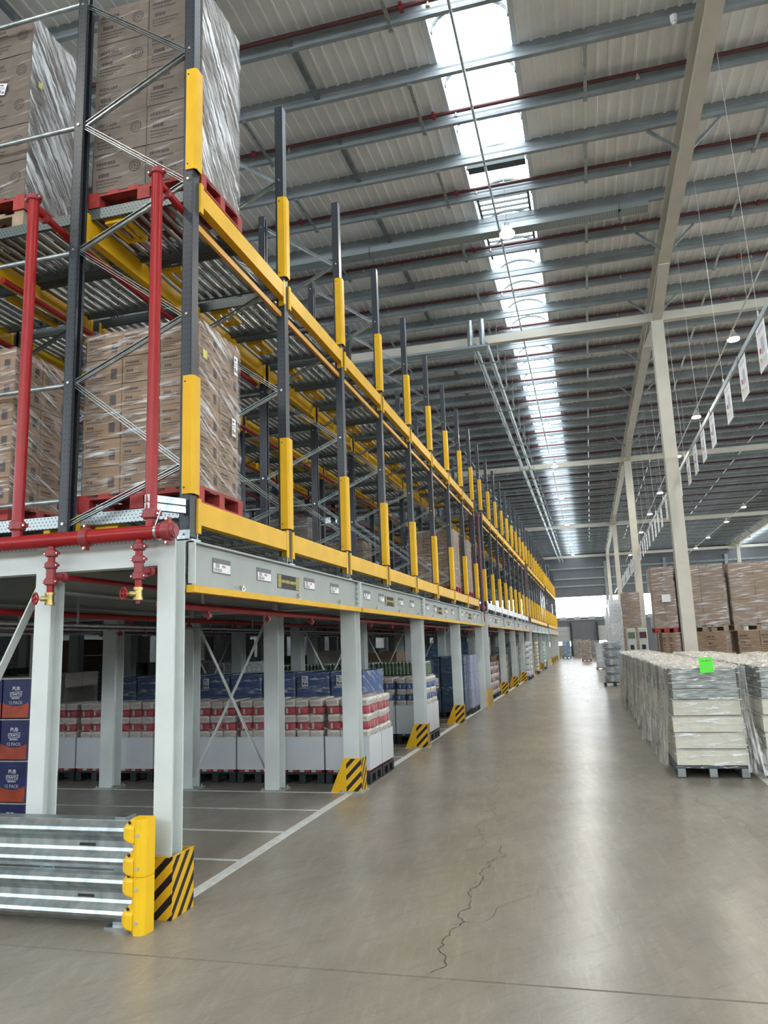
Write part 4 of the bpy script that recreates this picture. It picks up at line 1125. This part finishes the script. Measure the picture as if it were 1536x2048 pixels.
# bottle packs further back
def bottles(label, x0, x1, y0, y1, z0, rows, group=None):
    t = thing('bottle_pack', label, 'pallet load', (x0, y0, z0), group)
    g0 = MB().tube((0, 0, 0), (0, 0, .17), .035, 8).tube((0, 0, .17), (0, 0, .22), .035, 8, rad2=.014).tube((0, 0, .22), (0, 0, .245), .016, 8, mi=1).mesh('bottle', ['green_bottle', 'print_white'])
    n = int((x1-x0)/.075)
    for k in range(rows):
        for i in range(n):
            mobj('bottle', g0, t, (.04+i*.075, .04, k*.26)); mobj('bottle', g0, t, (x1-x0-.04, .04+(i+1)*.075, k*.26)) if i < 8 else None
    MB().box(x0, y0+.09, z0, x1-.09, y1, z0+rows*.26-.02).build('inner_bottles', 'green_bottle', t)
    wrap(t, x0, x1, y0, y1, z0, z0+rows*.26, 'film_clear', .01, 3)
    return t
for i in range(4):
    xb = -3.2-1.02*i; xa = xb-1.0
    pallet('dark plastic pallet under the green bottles, %s in from the aisle' % nth(i+1), xa, xb, 14.9, 15.8, 0, 'black_plastic', style='plastic')
    carton_load('grey wrapped cartons carrying green bottles, %s in from the aisle' % nth(i+1), xa, xb, 14.9, 15.7, .145, 3, .34, 2, 2, 'grey_plastic', 'none', 'film_flat', seed=90+i)
    bottles('green bottles in film on top of grey cartons, %s in from the aisle' % nth(i+1), xa, xb, 14.9, 15.7, 1.18, 1)
for rw, (ya, yb) in enumerate(((13.75, 14.3), (14.32, 14.85))):
    for i in range(4):
        if rw and i: continue
        xb = -2.95-.60*i; xa = xb-.58; pos = '%s in from the aisle' % nth(i+1) if not rw else 'behind the first one'
        pallet('black plastic pallet under the blue and white bags, %s' % pos, xa, xb, ya, yb, 0, 'black_plastic', style='plastic')
        bag_stack('blue and white bag packs in a white sleeve, %s' % pos, xa, xb, ya, yb, ('bag_blue', 'bag_white'), seed=100+i+rw*5, ztray=.68, layers=5)
# tall stacks of one wrap, third bay; shaded and lit tones painted separately
for i, (x0, x1, y0, y1) in enumerate(((-3.60, -3.02, 18.6, 19.3), (-4.2, -3.64, 18.6, 19.3), (-3.55, -2.98, 19.4, 20.0), (-3.55, -2.98, 20.08, 20.7), (-3.6, -3.04, 17.75, 18.35))):
    if i == 4: continue
    m = 'shaded_wrap' if i < 2 else 'lit_wrap'
    pos = ('nearest the aisle', 'second in from the aisle', 'just behind the shade-painted stack', 'last before the platform joint')[i]
    pallet('black plastic pallet under the tall wrapped stack %s' % pos, x0, x1, y0, y1, 0, 'black_plastic', style='plastic')
    t = carton_load('tall stack in wrap painted as %s in the fourth bay, %s' % (m.split('_')[0], pos), x0, x1, y0, y1, .145, 6, .218, 2, 2, m, 'none', 'film_clear', seed=120+i)
    if i == 1: sticker(t, '-y', (x1-.12, y0-.03, .82), .2, .24)
# second and later sections: product stacks
far = [('pink', 'pack_pink', 24.3, 25.6, 1.15, 8), ('pink', 'pack_pink', 25.7, 26.3, 1.15, 8), ('olive', 'pack_olive', 28.4, 29.4, 1.3, 5), ('blue', 'steel_blue_wrap', 32.3, 33.4, 1.55, 6),
       ('silver', 'pack_silver', 35.9, 36.8, 1.75, 6), ('silver', 'pack_silver', 37.1, 38.15, 1.75, 7), ('gold', 'pack_gold', 40.6, 41.6, 1.75, 8), ('gold', 'pack_gold', 42.0, 43.2, 1.7, 8),
       ('teal', 'pack_teal', 48.3, 49.6, 1.7, 7), ('teal', 'pack_teal', 50., 51.3, 1.7, 7), ('silver', 'pack_silver', 54., 55., 1.5, 6)]
for i, (cn_, m, ya, yb, h, nz) in enumerate(far):
    out = i in (5, 7, 8, 4); x1 = -2.78 if out else -3.05; x0 = x1-.95
    L = '%s product stack on the aisle edge, %s past the first platform joint' % (cn_, nth(i+1))
    pallet('pallet under the %s product stack, %s past the platform joint' % (cn_, nth(i+1)), x0, x1, ya, yb, 0, 'black_plastic', style='plastic')
    if m == 'steel_blue_wrap': carton_load(L, x0, x1, ya, yb, .145, nz, (h-.145)/nz, 2, 2, m, 'none', 'film_clear', seed=140+i, jitter=.02)
    else: bag_stack(L, x0, x1, ya, yb, (m, 'bag_white' if cn_ in ('pink', 'gold') else m), layers=nz, z0=.145, lh=(h-.145)/nz, tray=False, nx=3, ny=3, seed=140+i)
for i, ya in enumerate((24.3, 28.4)):
    for h_, (m, mm) in enumerate((('brown and yellow', 'pack_olive'),)):
        pallet('pallet under the blue topped stack, %s of two' % nth(i+1), -5.1, -4.15, ya, ya+.9, 0, 'black_plastic', style='plastic')
        carton_load('blue topped stack behind the product stacks, %s of two' % nth(i+1), -5.1, -4.15, ya, ya+.9, .145, 5, .33, 2, 2, 'bright_blue_wrap', 'none', 'film_flat', seed=160+i)
# dim goods deep under the platform; deepest row added to block light
dm = ['grey_plastic', 'steel_blue_wrap', 'cardboard', 'bag_white', 'green_bottle', 'pack_silver']
k = 0
CN = {'grey_plastic': 'grey', 'steel_blue_wrap': 'slate', 'cardboard': 'brown', 'bag_white': 'off-white', 'green_bottle': 'green', 'pack_silver': 'silver'}
for (y, x, h) in ((9.8, -9.7, 1.5), (9.8, -11.1, 1.6), (11.3, -9.7, 1.5), (11.3, -11.1, 1.6), (13.8, -7.5, 1.55), (13.8, -8.7, 1.6), (13.8, -9.9, 1.6), (17.8, -5.5, 1.6), (17.8, -6.7, 1.7), (17.8, -7.9, 1.6), (17.8, -9.1, 1.6), (23.8, -6.4, 1.6), (23.8, -7.6, 1.7), (6.4, -13.6, 2.2), (8., -13.6, 2.3), (9.5, -13.6, 2.2), (11.6, -13.6, 2.3), (13.2, -13.6, 2.1), (15., -13.6, 2.3), (17., -13.6, 2.2), (19.2, -13.6, 2.3), (22., -13.6, 2.2), (24., -13.6, 2.3), (26.5, -13.6, 2.2)):
    k += 1; m = dm[k % 6]
    pallet('dark pallet under the dim %s stack deep under the platform, %s of them' % (CN[m], nth(k)), x, x+1., y, y+.9, 0, 'black_plastic', style='plastic')
    carton_load('dim %s wrapped stack deep under the platform, %s of those there' % (CN[m], nth(k)), x, x+1., y, y+.9, .145, 5, (h-.15)/5, 2, 2, m, 'none', 'film_clear', seed=200+k)

# --- navy and orange printed cartons at the left edge
t0 = thing('carton_load', 'stack of navy and orange printed cartons at the left edge behind the barrier', 'pallet load', (-5.9, 5.9, .13))
pallet('dark pallet under the navy and orange cartons at the left edge', -6.2, -4.93, 5.94, 6.6, 0, 'black_plastic', style='plastic')
def beer(x0, z0, w, h):
    g = MB(); y = 5.92; d = .42
    g.prism([(x0+.004, y), (x0+w-.004, y), (x0+w-.004, y+d), (x0+.004, y+d)], 'z', z0+.004, z0+h-.008, 0)
    n = 14; yo = y-.0012     # orange wave printed on the lower third
    for fx in (0, 1):
        top = [(.30+.10*abs(2*i/n-1)**2.) for i in range(n+1)]
        for i in range(n):
            a, b = i/n, (i+1)/n
            if fx == 0: g.quad((x0+.004+a*(w-.008), yo, z0+.006), (x0+.004+b*(w-.008), yo, z0+.006), (x0+.004+b*(w-.008), yo, z0+top[i+1]*h), (x0+.004+a*(w-.008), yo, z0+top[i]*h), 1)
    g.box(x0, y-.001, z0+h-.008, x0+w, y+d, z0+h, 2)
    c = g.build('carton', ['navy_carton', 'orange_carton', 'tape_grey'], t0)
    cx = x0+w/2; B = wloc(t0)
    fr = MB(); zz = z0+h*.60
    for (p, q) in (((-.058, -.022), (.058, -.018)), ((.058, -.018), (.064, .024)), ((.064, .024), (-.062, .016)), ((-.062, .016), (-.058, -.022))):
        fr.bar((cx+p[0], yo, zz+p[1]), (cx+q[0], yo, zz+q[1]), .001, .004, up=(0, 0, 1) if abs(p[0]-q[0]) > .02 else (1, 0, 0))
    fr.build('emblem_frame', 'print_white', c, off=B)
    for s, size, z, m in (('PUB', .046, .74, 'print_white'), ('CRAFTS', .030, .60, 'print_white'), ('BREWERY', .020, .50, 'print_white'), ('12 PACK', .040, .385, 'tape_grey')):
        mobj('lettering', text_mesh(s, size, m), c, Vector((cx, yo-.001, z0+z*h))-B, (pi/2, 0, 0))
for i in range(4):
    for x0 in (-5.225, -5.52, -5.815): beer(x0+.004, .14+i*.362, .288, .355)

# --- cream cartons on the right, draped with loose film
def cream_stack(label, plabel, x0, x1, y0, y1, seed, group=None, full=True):
    pallet(plabel, x0, x1, y0, y1, 0, 'steel_plastic', group and 'pallets under the cream cartons', style='cream')
    t = thing('carton_load', label, 'pallet load', (x0, y0, .145), group); rr = random.Random(seed)
    hs = [.20, .20, .20, .20, .13, .13, .13]; z = .15; n = len(hs)
    for i, h in enumerate(hs):
        e = (.0, .004, .0, .012, .018, .022, .022)[i]*1.5; j = rr.uniform(-.006, .006)
        m = 'cream_carton' if i < 4 else 'silver_carton'
        MB().box(x0+e+j, y0+e, z+.004, x1-e+j, y1-e, z+h-.016, 0).box(x0+e+j-.006, y0+e-.006, z+h-.016, x1-e+j+.006, y1-e+.006, z+h-.003, 1).build('tray', [m, 'tape_grey'], t, bevel=.004)
        z += h
    if full: wrap(t, x0-.004, x1+.004, y0-.004, y1+.004, .12, z, 'film_tight', .006, seed, n=16)
    return t, z
mat('steel_plastic', (.035, .05, .055), .4, 0, .1, 8)
mat('silver_carton', (.34, .37, .36), .35, .15, .35, 9, (1, 1, 8))
film_mat('film_tight', (1.2, 1.2, 9), (0, R(2), 0), .54, .60, .92, .03, tint=(.93, .96, .96), nsc=2.6, bs=.9)
film_mat('film_heavy', (.8, .8, 9), (0, R(4), 0), .48, .70, .80, .10, tint=(.90, .92, .94), nsc=2.6, bs=.9)
def drape(parent, x, y0, y1, z0, z1, seed, side='x', out=.10, film='film_drape', name='loose_film'):
    """pleated curtain of film hanging from the top edge, flaring outwards to the floor"""
    rr = random.Random(seed); n = max(20, int((y1-y0)*34)); m = 14
    ph = [rr.uniform(0, 6.3) for _ in range(8)]; vs = []
    for j in range(m+1):
        t = j/m; z = z1+(z0-z1)*t
        for i in range(n+1):
            s = y0+(y1-y0)*i/n
            pl = (.55*sin(s*19+ph[0]+t*1.5)+.35*sin(s*43+ph[1]-t*2.5)+.3*sin(s*7.1+ph[2]+t*3))
            o = .02+out*t**1.4*(.75+.35*sin(s*2.1+ph[3]))+.035*pl*(.25+.75*t)
            zz = z+(.05*sin(s*5+ph[4])+.04*sin(s*13+ph[5]))*t*t
            vs.append((x-o, s, max(.01, zz)) if side == 'x' else (s, x-o, max(.01, zz)))
    N = n+1
    fs = [(j*N+i, j*N+i+1, (j+1)*N+i+1, (j+1)*N+i) for j in range(m) for i in range(n)]
    return MB().add(vs, fs, 0, True).build(name, film, parent)
def topfilm(parent, x0, x1, y0, y1, z, seed):
    rr = random.Random(seed); n, m = 18, 22; ph = [rr.uniform(0, 6.3) for _ in range(6)]; vs = []
    for j in range(m+1):
        for i in range(n+1):
            a, b = i/n, j/m; x = x0+(x1-x0)*a; y = y0+(y1-y0)*b
            edge = min(a, 1-a, b, 1-b)
            vs.append((x, y, z+.012+.016*sin(x*23+ph[0]+3*sin(y*9))+.014*sin(y*37+ph[1]+2*sin(x*15))+rr.uniform(0, .012)-(.02 if edge < .01 else 0)))
    N = n+1; fs = [(j*N+i, j*N+i+1, (j+1)*N+i+1, (j+1)*N+i) for j in range(m) for i in range(n)]
    return MB().add(vs, fs, 0, True).build('top_film', 'film_top', parent)
CY = [10.45+1.33*i for i in range(10)]
for i, y in enumerate(CY):
    for j, (xa, xb) in enumerate(((.93, 1.76), (1.97, 2.80), (3.0, 3.83))):
        if (j == 2 and i > 4) or (j == 1 and i > 6): continue
        xo = -.014*i
        if i == 0: L = ['stack of cream cartons in film with a bright green note, nearest the aisle', 'stack of cream cartons in film right of the one with the green note', 'stack of cream cartons at the right edge of the frame'][j]; G = None
        else: L = 'draped cream stack, %s file from the aisle, %s row from the front' % (nth(j+1), nth(i+1)); G = None
        t, z = cream_stack(L, (['dark pallet under the cream cartons with the green note', 'dark pallet under the cream cartons right of the green note', 'dark pallet under the cream cartons at the right edge'][j] if i == 0 else L.replace('draped cream stack', 'dark pallet under cream cartons')), xa+xo, xb+xo, y, y+1.2, 300+i*3+j, G, full=(i == 0))
        topfilm(t, xa+xo-.03, xb+xo+.03, y-.01, y+1.21, z, 300+i*5+j)
        if j == 0:
            drape(t, xa+xo, y+.02, y+1.26, .06, z+.015, 400+i, out=.12 if i else .09)
        if i == 0:
            # loose film pulled to one side across the gap
            rr = random.Random(77+j); n = 26; m = 22; vs = []
            for a in range(m+1):
                tt = a/m; zz = z+.01+(.05-z)*tt
                for b in range(n+1):
                    s = b/n; w0, w1 = xb-.02, xb+.07+.05*tt+.36*max(0, tt-.55)**1.1
                    xx = w0+(w1-w0)*s; vs.append((xx, y-.018-.10*tt*s-.022*sin(s*17+tt*4)-.012*sin(s*41+tt*9)-.05*max(0, tt-.8), max(.012, zz+.02*sin(s*9)*tt)))
            N = n+1; fs = [(a*N+b, a*N+b+1, (a+1)*N+b+1, (a+1)*N+b) for a in range(m) for b in range(n)]
            MB().add(vs, fs, 0, True).build('loose_film', 'film_drape', t)
        if i == 0 and j == 0:
            sticker(t, '-y', (1.385, y-.035, 1.375), .165, .19, 'note_green', tilt=.05, name='green_note', print_=False)
            g = MB()
            for a, b, c in ((-.055, -.02, .03), (-.01, .03, .035), (.035, .055, .03)): g.box(1.385+a, y-.037, 1.42, 1.385+b, y-.036, 1.42+c*.3)
            g.build('note_writing', 'ink_grey', t)

# --- tall brown stacks behind the first roof column
tall = [(1.70, 2.28, 'left of the first roof column'), (2.36, 3.52, 'just right of the first roof column'), (3.66, 4.85, 'at the right edge of the frame'), (5.0, 6.1, 'beyond the right edge')]
for i, (xa, xb, pos) in enumerate(tall):
    y0 = 21.6; lz = [(1.85, 6), (1.80, 5), (1.82, 5), (1.8, 5)][i]
    pallet('timber floor pallet, tall brown stack %s' % pos, xa, xb, y0, y0+1.1, 0, 'pine_wood')
    carton_load('lower brown carton stack %s' % pos, xa+(.06 if i else .16), xb-.08, y0, y0+1.1, .146, 3, .56, 2 if i != 2 else 2, 2, 'cardboard', 'lines', 'film_clear', seed=500+i, amp=.012)
    zp = 1.84
    pallet('%s pallet on top of the lower brown stack %s' % ('red' if i == 0 else 'timber', pos), xa, xb, y0, y0+1.1, zp, 'red_wood' if i == 0 else 'pine_wood')
    t = carton_load('upper brown carton stack in shiny film %s' % pos, xa, xb, y0, y0+1.1, zp+.146, 5, .322, 2, 2, 'cardboard', 'none', 'film_heavy', seed=510+i, amp=.022)
    if i == 0: sticker(t, '-y', (2.05, y0-.05, 2.75), .22, .2, print_=False)
for i, (x0, y0, h) in enumerate(((1.42, 34., 3.65), (1.0, 38.5, 3.6), (1.2, 42., 3.7), (1.15, 46, 3.7), (1.1, 50, 3.7), (1.1, 54, 3.6), (2.9, 30, 3.5), (2.75, 34, 3.6), (4.3, 30, 3.6))):
    x1 = x0+(.75 if i == 0 else 1.1)
    nm = 'brown' if i in (0, 6, 7, 8) else 'bright film wrapped'
    pos = '%s behind the first roof column' % nth(i+1)
    pallet('timber pallet, %s tall stack, %s' % (nm, pos), x0, x1, y0, y0+1.1, 0, 'pine_wood')
    carton_load('tall %s carton stack, %s' % (nm, pos), x0, x1, y0, y0+1.1, .146, 6, (h-.15)/6, 2, 2, 'cardboard' if nm == 'brown' else 'pack_silver', 'none', 'film_heavy', seed=530+i, amp=.02)
# two narrow pale boxes: printed packaging on pallets
for i, x in enumerate((1.35, 1.72)):
    t = thing('printed_load', 'pale grey printed pallet load with a %s panel beside the brown stacks' % ('green', 'red')[i], 'machine', (x, 27., 0))
    MB().box(x-.14, 27., 0, x+.14, 27.35, 2.05).build('load_body', 'white_steel', t, bevel=.02)
    MB().box(x-.11, 26.985, 1.72, x+.11, 27.0, 1.92).build('panel', ('green_bottle', 'dull_red')[i], t)
    MB().box(x-.06, 26.985, 1.35, x+.06, 27.0, 1.5).build('black_label', 'black_plastic', t)
    MB().box(x-.2, 26.8, 0, x+.2, 27.4, .12).build('base', 'grey_plastic', t)

# --- pallets standing in the aisle
def aisle(label, plab, x0, x1, y0, d, h, nz, m, pm, film='film_heavy', seed=1, nx=2):
    pallet(plab, x0-.04, x1+.04, y0-.03, y0+d+.03, 0, pm, style='plastic' if pm == 'black_plastic' else 'wood')
    carton_load(label, x0, x1, y0, y0+d, .146, nz, (h-.146)/nz, nx, 2, m, 'none', film, seed=seed, amp=.02)
pallet('grey pallet under the slate blue wrapped stack', .38, 1.16, 29.67, 30.8, 0, 'black_plastic', style='plastic')
bag_stack('slate blue wrapped stack of round bales in the aisle past the cream cartons', .42, 1.12, 29.7, 30.7, ('steel_blue_wrap', 'steel_blue_wrap'), layers=5, z0=.146, lh=.30, tray=False, nx=1, ny=1, seed=601, film='film_heavy')
aisle('white and pink wrapped stack in the aisle behind the slate blue one', 'pallet under the white and pink wrapped stack', .26, .95, 45.3, 1.1, 1.5, 5, 'pack_silver', 'pine_wood', seed=602)
aisle('brown wrapped stack on a red pallet in the middle of the far aisle', 'red pallet in the middle of the far aisle', -.72, -.04, 63.8, 1.1, 1.7, 5, 'cardboard', 'red_wood', seed=603)
aisle('blue wrapped stack standing at the far end of the aisle', 'pallet under the blue wrapped stack at the far end', -2.62, -1.92, 75.5, 1., 1.62, 5, 'bright_blue_wrap', 'black_plastic', seed=604)
aisle('brown wrapped stack beside the blue one at the far end', 'timber pallet beside the blue stack at the far end', -1.6, -.9, 76.5, 1., 1.75, 5, 'cardboard_grey', 'pine_wood', seed=605)
aisle('dark brown wrapped stack left of the blue one at the far end', 'timber pallet left of the blue stack at the far end', -3.4, -2.75, 79.5, 1., 1.2, 4, 'cardboard', 'pine_wood', seed=606)
aisle('dark wrapped stack behind the brown one on the red pallet', 'pallet of the dark stack behind the red pallet', .05, .6, 68, 1., 1.6, 5, 'cardboard_grey', 'pine_wood', seed=607)
